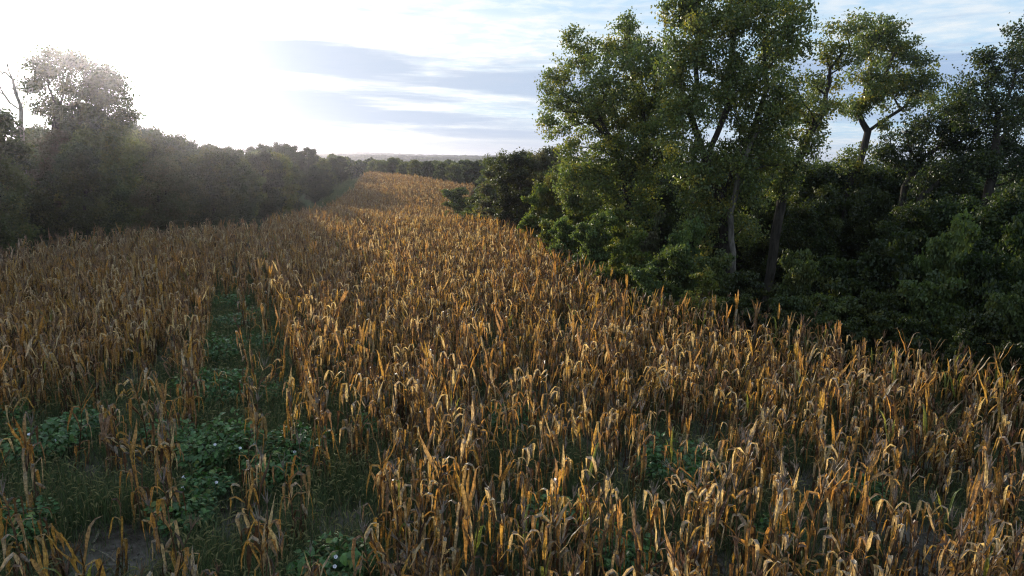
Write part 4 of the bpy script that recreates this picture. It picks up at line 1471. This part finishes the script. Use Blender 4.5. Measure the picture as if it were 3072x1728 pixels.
# ------------------------------------------------------------------ jimsonweed and grass between the rows
def jimson_kind(seed, R, H, n):
    rng = np.random.default_rng(seed)
    # forked stems
    tips = unit(rng.normal(0, 1, (26, 3))) * np.array([R, R, H * 0.5]) * 0.85 + np.array([0, 0, H * 0.52])
    tips = tips[tips[:, 2] > 0.2]
    trunks = [[(0, 0, -0.05), (0.02, 0, H * 0.25), (0, 0.02, H * 0.4)]]
    pos, par, _ = skeleton(rng, trunks, [(t[0], t[1], t[2], 0.12) for t in tips], 60)
    (v, f, _), _r = limb_mesh(pos, par, 0.022, 0.005)
    stem = mesh('weed_stem', v, f, M_WEED, np.ones((len(v), 3)) * np.array((0.05, 0.055, 0.035)))
    d = unit(rng.normal(0, 1, (n, 3)))
    d[:, 2] = d[:, 2] * 0.75 + 0.25
    rad = rng.uniform(0, 1, (n, 1)) ** 0.35
    lump = 1 + 0.26 * np.sin(d[:, 0:1] * 5 + seed) * np.cos(d[:, 1:2] * 5)
    c = d * rad * lump * np.array([R, R, H * 0.52]) + np.array([0, 0, H * 0.48])
    c[:, 2] = np.maximum(c[:, 2], 0.12)
    # broad pointed leaves with a few teeth: 8 outline points round a midrib
    a = unit(d * np.array([1, 1, 0.2]) + rng.normal(0, 0.45, (n, 3)) + np.array([0, 0, -0.25]))
    nn = unit(np.array([0, 0, 1.0]) + rng.normal(0, 0.35, (n, 3)))
    b = unit(np.cross(a, nn))
    up = np.cross(b, a)
    s = rng.uniform(0.06, 0.165, n)[:, None]
    prof = [(-0.5, 0.0, 0), (-0.28, 0.30, .06), (-0.05, 0.33, .08), (0.02, 0.24, .05), (0.18, 0.24, .05), (0.5, 0.0, -0.10), (0.18, -0.24, .05), (0.02, -0.24, .05), (-0.05, -0.33, .08), (-0.28, -0.30, .06), (0.0, 0.0, 0.0)]
    V = np.stack([c + a * s * p + b * s * q + up * s * u for p, q, u in prof], 1).reshape(-1, 3)
    base = (np.arange(n) * 11)[:, None, None]
    tri = np.array([(10, i, (i + 1) % 10) for i in range(10)])
    F = (base + tri[None]).reshape(-1, 3)
    col = palette(rng, n, [(0.070, 0.155, 0.050), (0.090, 0.18, 0.052), (0.052, 0.120, 0.044), (0.14, 0.19, 0.045)], [3, 2, 2, 0.4])
    fol = mesh('weed_foliage', V, [F], M_WEED, np.repeat(col, 11, 0))
    return stem, fol


def trumpet():
    a = np.arange(10) * 2 * pi / 10
    prof = [(0.010, 0.0), (0.012, 0.05), (0.022, 0.085), (0.048, 0.115)]
    V = []
    for j, (r, z) in enumerate(prof):
        for i, t in enumerate(a):
            rr = r * (1.18 if (j == 3 and i % 2 == 0) else 1.0)
            V.append((rr * cos(t), rr * sin(t), z + (0.006 if (j == 3 and i % 2 == 0) else 0)))
    F = [(j * 10 + i, j * 10 + (i + 1) % 10, (j + 1) * 10 + (i + 1) % 10, (j + 1) * 10 + i) for j in range(3) for i in range(10)]
    return mesh('flower', np.array(V), [np.array(F)], M_PETAL, None, True)


JIMSON = [jimson_kind(700 + i, [0.92, 0.75, 1.0, 0.6][i], [0.9, 0.8, 1.0, 0.65][i], [900, 680, 1050, 480][i]) for i in range(4)]
FLOWER = trumpet()
WEEDS = [
    (-6.88, 18.98, 1, 0.8, 0, 'low green weed in the thin row gap right of the second big clump'),
    (-9.19, 24.16, 1, 0.8, 0, 'low green weed between thin rows beyond the big clumps'),
    (-11.06, 28.55, 3, 1.1, 0, 'small weed in the narrow gap near its far end'),
    (-8.25, 15.62, 3, 1.2, 0, 'small green weed left of the largest clump'),
    (-10.59, 15.95, 1, 1.0, 0, 'spreading green weed beside the flowering weed on the left'),
    (-6.2, 12.1, 3, 1.1, 0, 'small weed tangled at the foot of the ragged corn pair'),
    (-5.13, 13.94, 3, 1.2, 0, 'small weed between the shaggy corn and the bright clump'),
    (0.85, 12.57, 3, 1.1, 0, 'small green weed in the grassy hollow of the crowded rows'),
    (-3.64, 16.86, 3, 1.0, 0, 'small green weed at the edge of the crowded rows'),
    (0.12, 17.36, 3, 1.2, 0, 'green weed showing between crowded rows in the middle'),
    (7.72, 14.04, 3, 1.1, 0, 'green weed low between the right hand rows'),
    (2.08, 11.15, 1, 0.9, 0, 'dark green weed between rows at the bottom edge'),
    (-6.7, 14.73, 2, 1.12, 2, 'largest green weed clump, with white flowers, between thin rows'),
    (-5.12, 15.13, 0, 0.98, 2, 'bright green weed clump right of the largest one'),
    (-8.39, 18.56, 0, 1.15, 0, 'green weed clump behind the largest one'),
    (-9.97, 22.4, 2, 1.0, 0, 'green weed clump farther along the same gap'),
    (-12.86, 30.67, 1, 1.1, 0, 'small green weed clump at the far end of the gap'),
    (-11.22, 26.85, 1, 1.0, 0, 'green weed low in the gap past the third clump'),
    (-10.82, 14.81, 1, 1.1, 3, 'green weed with three white flowers near left frame edge'),
    (-9.11, 11.49, 1, 0.95, 1, 'dark green weed at left frame edge with one white flower'),
    (-6.32, 13.26, 3, 1.0, 3, 'small weed with white flowers below the largest clump'),
    (-2.93, 10.54, 3, 1.25, 2, 'light green weed at the bottom edge beside the grassy gap'),
    (3.81, 14.68, 2, 1.0, 0, 'green weed clump among the crowded rows right of centre'),
    (5.29, 12.05, 3, 0.9, 0, 'small bright green weed low among the right hand rows'),
    (-12.72, 16.57, 3, 1.0, 0, 'half hidden weed at the left frame edge'),
    (-1.94, 30.63, 1, 0.9, 0, 'small green weed deep in the middle rows'),
    (6.36, 23.49, 1, 0.9, 0, 'green weed peeping out of the rows below the shrubs'),
]             # x, y, kind, size, flowers, label


def build_weeds():
    rng = np.random.default_rng(31)
    for i, (x, y, k, s, nf, lab) in enumerate(WEEDS):
        o = place('jimsonweed', JIMSON[k], (x, y, gz(x, y)), i * 1.3, s, lab, 'weed', 'green jimsonweed in the gaps of the field', ('stem', 'foliage'))
        R, H = [0.92, 0.75, 1.0, 0.6][k], [0.9, 0.8, 1.0, 0.65][k]
        for j in range(nf):
            fl = link(bpy.data.objects.new('flower', FLOWER), o)
            a = rng.uniform(-2.6, -0.5) - i * 1.3
            el = rng.uniform(0.35, 1.0)
            fl.location = (R * cos(a) * cos(el) * 1.0, R * sin(a) * cos(el) * 1.0, H * 0.48 + H * 0.56 * sin(el))
            fl.rotation_euler = Vector((cos(a) * 0.6, sin(a) * 0.6, 0.8)).to_track_quat('Z', 'Y').to_euler()
            q = 0.62 / s
            fl.scale = (q, q, q)


build_weeds()


def grass_kind(seed, n, h, heads, cols, w, spread=0.22):
    rng = np.random.default_rng(seed)
    parts = []
    for i in range(n):
        a = rng.uniform(0, 6.28)
        L = h * rng.uniform(0.6, 1.4)
        m = 5
        s = np.linspace(0, 1, m)
        th = rng.uniform(0.05, 0.45) + s * rng.uniform(0.2, 1.3)
        d = np.stack([np.sin(th) * cos(a), np.sin(th) * sin(a), np.cos(th)], 1)
        p = np.concatenate([[[0, 0, 0]], np.cumsum(d[:-1] * L / (m - 1), 0)])
        p = p + np.append(rng.normal(0, spread, 2), 0.0)
        wd = 0.0075 * np.array([1, 1, 0.8, 0.55, 0.05])
        sd = np.array([-sin(a), cos(a), 0]) * cos(0.5) + np.array([0, 0, 0.4])
        V = np.stack([p - sd * wd[:, None] * 0.5, p + sd * wd[:, None] * 0.5], 1).reshape(-1, 3)
        j = np.arange(m - 1) * 2
        F = np.stack([j, j + 1, j + 3, j + 2], 1)
        c = palette(rng, 1, cols, w)
        parts.append((V, [F], np.repeat(c, len(V), 0)))
        if i < heads:                                       # nodding foxtail head
            q0 = p[-1]
            th2 = th[-1] + np.array([0.1, 0.5, 0.9])
            d2 = np.stack([np.sin(th2) * cos(a), np.sin(th2) * sin(a), np.cos(th2)], 1)
            q = np.concatenate([q0[None], q0 + np.cumsum(d2 * 0.035, 0)])
            rr = np.array([0.004, 0.010, 0.009, 0.003])
            V, F = tubes(q[:-1], q[1:], rr[:-1], rr[1:], 4)
            parts.append((V, [F], np.ones((len(V), 3)) * np.array((0.20, 0.19, 0.085)) * rng.uniform(0.7, 1.2)))
    v, f, t = join_parts(parts)
    return mesh('grass_tuft', v, f, M_GRASS, t)


def build_grass():
    rng = np.random.default_rng(41)
    greens = [(0.068, 0.104, 0.046), (0.098, 0.132, 0.060), (0.050, 0.078, 0.036), (0.22, 0.19, 0.11)]
    src = [grass_kind(800, 64, 0.42, 7, greens, [3, 2, 2, 0.5]), grass_kind(801, 70, 0.30, 3, greens, [3, 3, 2, 0.3]), grass_kind(802, 56, 0.55, 10, greens, [2, 2, 2, 1]),
           grass_kind(803, 66, 0.22, 0, greens, [2, 3, 2, 0.6], 0.3)]
    N = 42000
    x = rng.uniform(-34, 15, N)
    y = 6 + 44 * rng.uniform(0, 1, N) ** 1.5
    patch = np.sin(x * 0.9 + 1.5 * np.sin(y * 0.5)) * np.cos(y * 0.75 + 1.2 * np.sin(x * 0.6)) + 0.5 * np.sin(x * 2.3 + y * 1.9)
    p = np.clip(0.26 + 0.5 * patch, 0.03, 0.8)
    for (gx, gy, ra, rl, share) in GAPS:
        dx, dy = x - gx, y - gy
        q = ((dx * ROW_V[0] + dy * ROW_V[1]) / ra) ** 2 + ((dx * ROW_U[0] + dy * ROW_U[1]) / rl) ** 2
        p = np.where(q < 1.2, np.maximum(p, 0.30 + 0.6 * (patch > -0.45)), p)
    for (bx, by, br) in BARE:
        p = np.where((x - bx) ** 2 + ((y - by) * 0.6) ** 2 < br * br, p * 0.12, p)
    sd = field_sd(x, y)
    p = np.where(sd > -0.5, 0.75, p)
    k = (rng.uniform(0, 1, N) < p) & (sd < 9)
    x, y = x[k], y[k]
    # lane verge and the strip under the right-hand shrubs
    ly = rng.uniform(45, 190, 3800)
    lx = np.interp(ly, [47, 57, 66, 85.5, 122.7, 160, 196], [-26.9, -22.2, -22.4, -26.8, -28.6, -35.5, -41.0]) - rng.choice([0.1, 1.7, 3.4, 4.6], 3800) + rng.normal(0, 0.35, 3800)
    x, y = np.concatenate([x, lx]), np.concatenate([y, ly])
    n = len(x)
    rot = np.zeros((n, 3))
    rot[:, 2] = rng.uniform(0, 6.28, n)
    s = rng.uniform(0.7, 1.6, n)
    scatter('weedy_grass', 'green foxtail grass growing between the corn rows', np.stack([x, y, ground_z(x, y) - 0.01], 1), rot, np.repeat(s[:, None], 3, 1), rng.choice(4, n, p=[.34, .3, .18, .18]), src, 'grass')


BARE = [
    (-7.59, 11.23, 0.7),
    (-7.48, 20.34, 0.6),
    (-8.72, 14.72, 0.8),
    (8.2, 11.91, 1.0),
    (-3.18, 12.38, 0.6),
    (-2.23, 15.73, 0.5),
    (-6.82, 10.9, 1.0),
]
build_grass()


def build_clods():
    rng = np.random.default_rng(61)
    base = np.array([(0, 0, 1), (.9, 0, .4), (.28, .85, .4), (-.72, .53, .4), (-.72, -.53, .4), (.28, -.85, .4), (.72, .53, -.3), (-.28, .85, -.3), (-.9, 0, -.3), (-.28, -.85, -.3), (.72, -.53, -.3)], float)
    F = [(0, i, i % 5 + 1) for i in range(1, 6)] + [(i, i + 5, i % 5 + 1) for i in range(1, 6)] + [(i % 5 + 1, i + 5, (i % 5) + 6) for i in range(1, 6)] + [(i + 5, i % 5 + 6, i % 5 + 1) for i in range(1, 6)]
    src = []
    for i in range(4):
        v = base * rng.uniform(0.6, 1.25, (11, 1)) * np.array([1, rng.uniform(.6, 1), rng.uniform(.45, .8)])
        src.append(mesh('clod', v, [np.array(F)], bpy.data.materials['field_soil'], np.zeros((11, 3))))
    N = 9000
    x = rng.uniform(-16, 12, N)
    y = 8 + 16 * rng.uniform(0, 1, N) ** 1.3
    k = field_sd(x, y) < -0.3
    x, y = x[k], y[k]
    rot = rng.uniform(0, 6.28, (len(x), 3)) * np.array([0.06, 0.06, 1])
    s = rng.uniform(0.012, 0.05, len(x)) * rng.choice([1, 1, 1, 1.7], len(x))
    scatter('soil_clods', 'small clods of dry soil lying between the rows', np.stack([x, y, ground_z(x, y) + 0.004], 1), rot, np.repeat(s[:, None], 3, 1), rng.choice(4, len(x)), src, 'clods')


build_clods()


def build_litter():
    """dead corn leaves lying on the soil"""
    rng = np.random.default_rng(51)
    src = []
    for i in range(3):
        V, F, c = corn_leaf(rng, 0.45, 0.05, 1.45, 2.0, 1.5, [C_TAN, C_BROWN, C_STRAW][i], 0.5, 0.5)
        V[:, 2] = np.abs(V[:, 2]) * 0.5 + 0.01
        src.append(mesh('dead_leaf', V, F, M_CORN, c * 0.75))
    N = 9000
    x = rng.uniform(-20, 13, N)
    y = 7 + 26 * rng.uniform(0, 1, N) ** 1.4
    k = field_sd(x, y) < -0.3
    x, y = x[k], y[k]
    rot = np.zeros((len(x), 3))
    rot[:, 2] = rng.uniform(0, 6.28, len(x))
    rot[:, 0] = rng.normal(0, 0.15, len(x))
    s = rng.uniform(0.5, 1.2, len(x))
    scatter('leaf_litter', 'dead corn leaves lying on the soil between rows', np.stack([x, y, ground_z(x, y) + 0.02], 1), rot, np.repeat(s[:, None], 3, 1), rng.choice(3, len(x)), src, 'dead leaves')


build_litter()


def build_side_thicket():
    """the wood carries on past the frame, along both sides of the field"""
    rng = np.random.default_rng(71)
    src = [SHRUB[0][1], SHRUB[1][1], SHRUB[5][1], WOOD[0][1], WOOD[1][1]]
    x, y = rng.uniform(14, 60, 420), rng.uniform(-8, 42, 420)
    k = (field_sd(x, y) > 2.2) & (x > 0.86 * y + 3.5)
    x, y = x[k], y[k]
    sd = field_sd(x, y)
    which = np.where(sd < 7, rng.choice(3, len(x)), rng.choice([1, 3, 4], len(x)))
    s = np.where(which < 3, rng.uniform(0.9, 1.5, len(x)), rng.uniform(0.8, 1.1, len(x)))
    rot = np.zeros((len(x), 3))
    rot[:, 2] = rng.uniform(0, 6.28, len(x))
    scatter('side_thicket', 'dark thicket carrying on along the right side of the cornfield', np.stack([x, y, ground_z(x, y) - 0.1], 1), rot, np.repeat(s[:, None], 3, 1), which, src, 'thicket')


build_side_thicket()


# ------------------------------------------------------------------ haze
def build_haze():
    m, N = new_mat('haze')
    out = N.n('ShaderNodeOutputMaterial')
    v = N.n('ShaderNodeVolumePrincipled')
    v.inputs['Color'].default_value = (0.86, 0.85, 1.0, 1)  # distance haze, its lilac tint also standing in for lens glare on the left
    v.inputs['Density'].default_value = HAZE
    v.inputs['Anisotropy'].default_value = 0.89
    N.l(v.outputs[0], out.inputs['Volume'])
    x0, x1, y0, y1, z0, z1 = -5200, 5200, -800, 5600, -30, 23
    V = np.array([(x, y, z) for z in (z0, z1) for y in (y0, y1) for x in (x0, x1)])
    F = np.array([(0, 2, 3, 1), (4, 5, 7, 6), (0, 1, 5, 4), (2, 6, 7, 3), (0, 4, 6, 2), (1, 3, 7, 5)])
    o = link(bpy.data.objects.new('haze', mesh('haze', V, [F], m)))
    o['kind'] = 'stuff'
    o['label'] = 'thin bright haze lying over the field and woods'
    o['category'] = 'haze'


HAZE = 0.00027
build_haze()
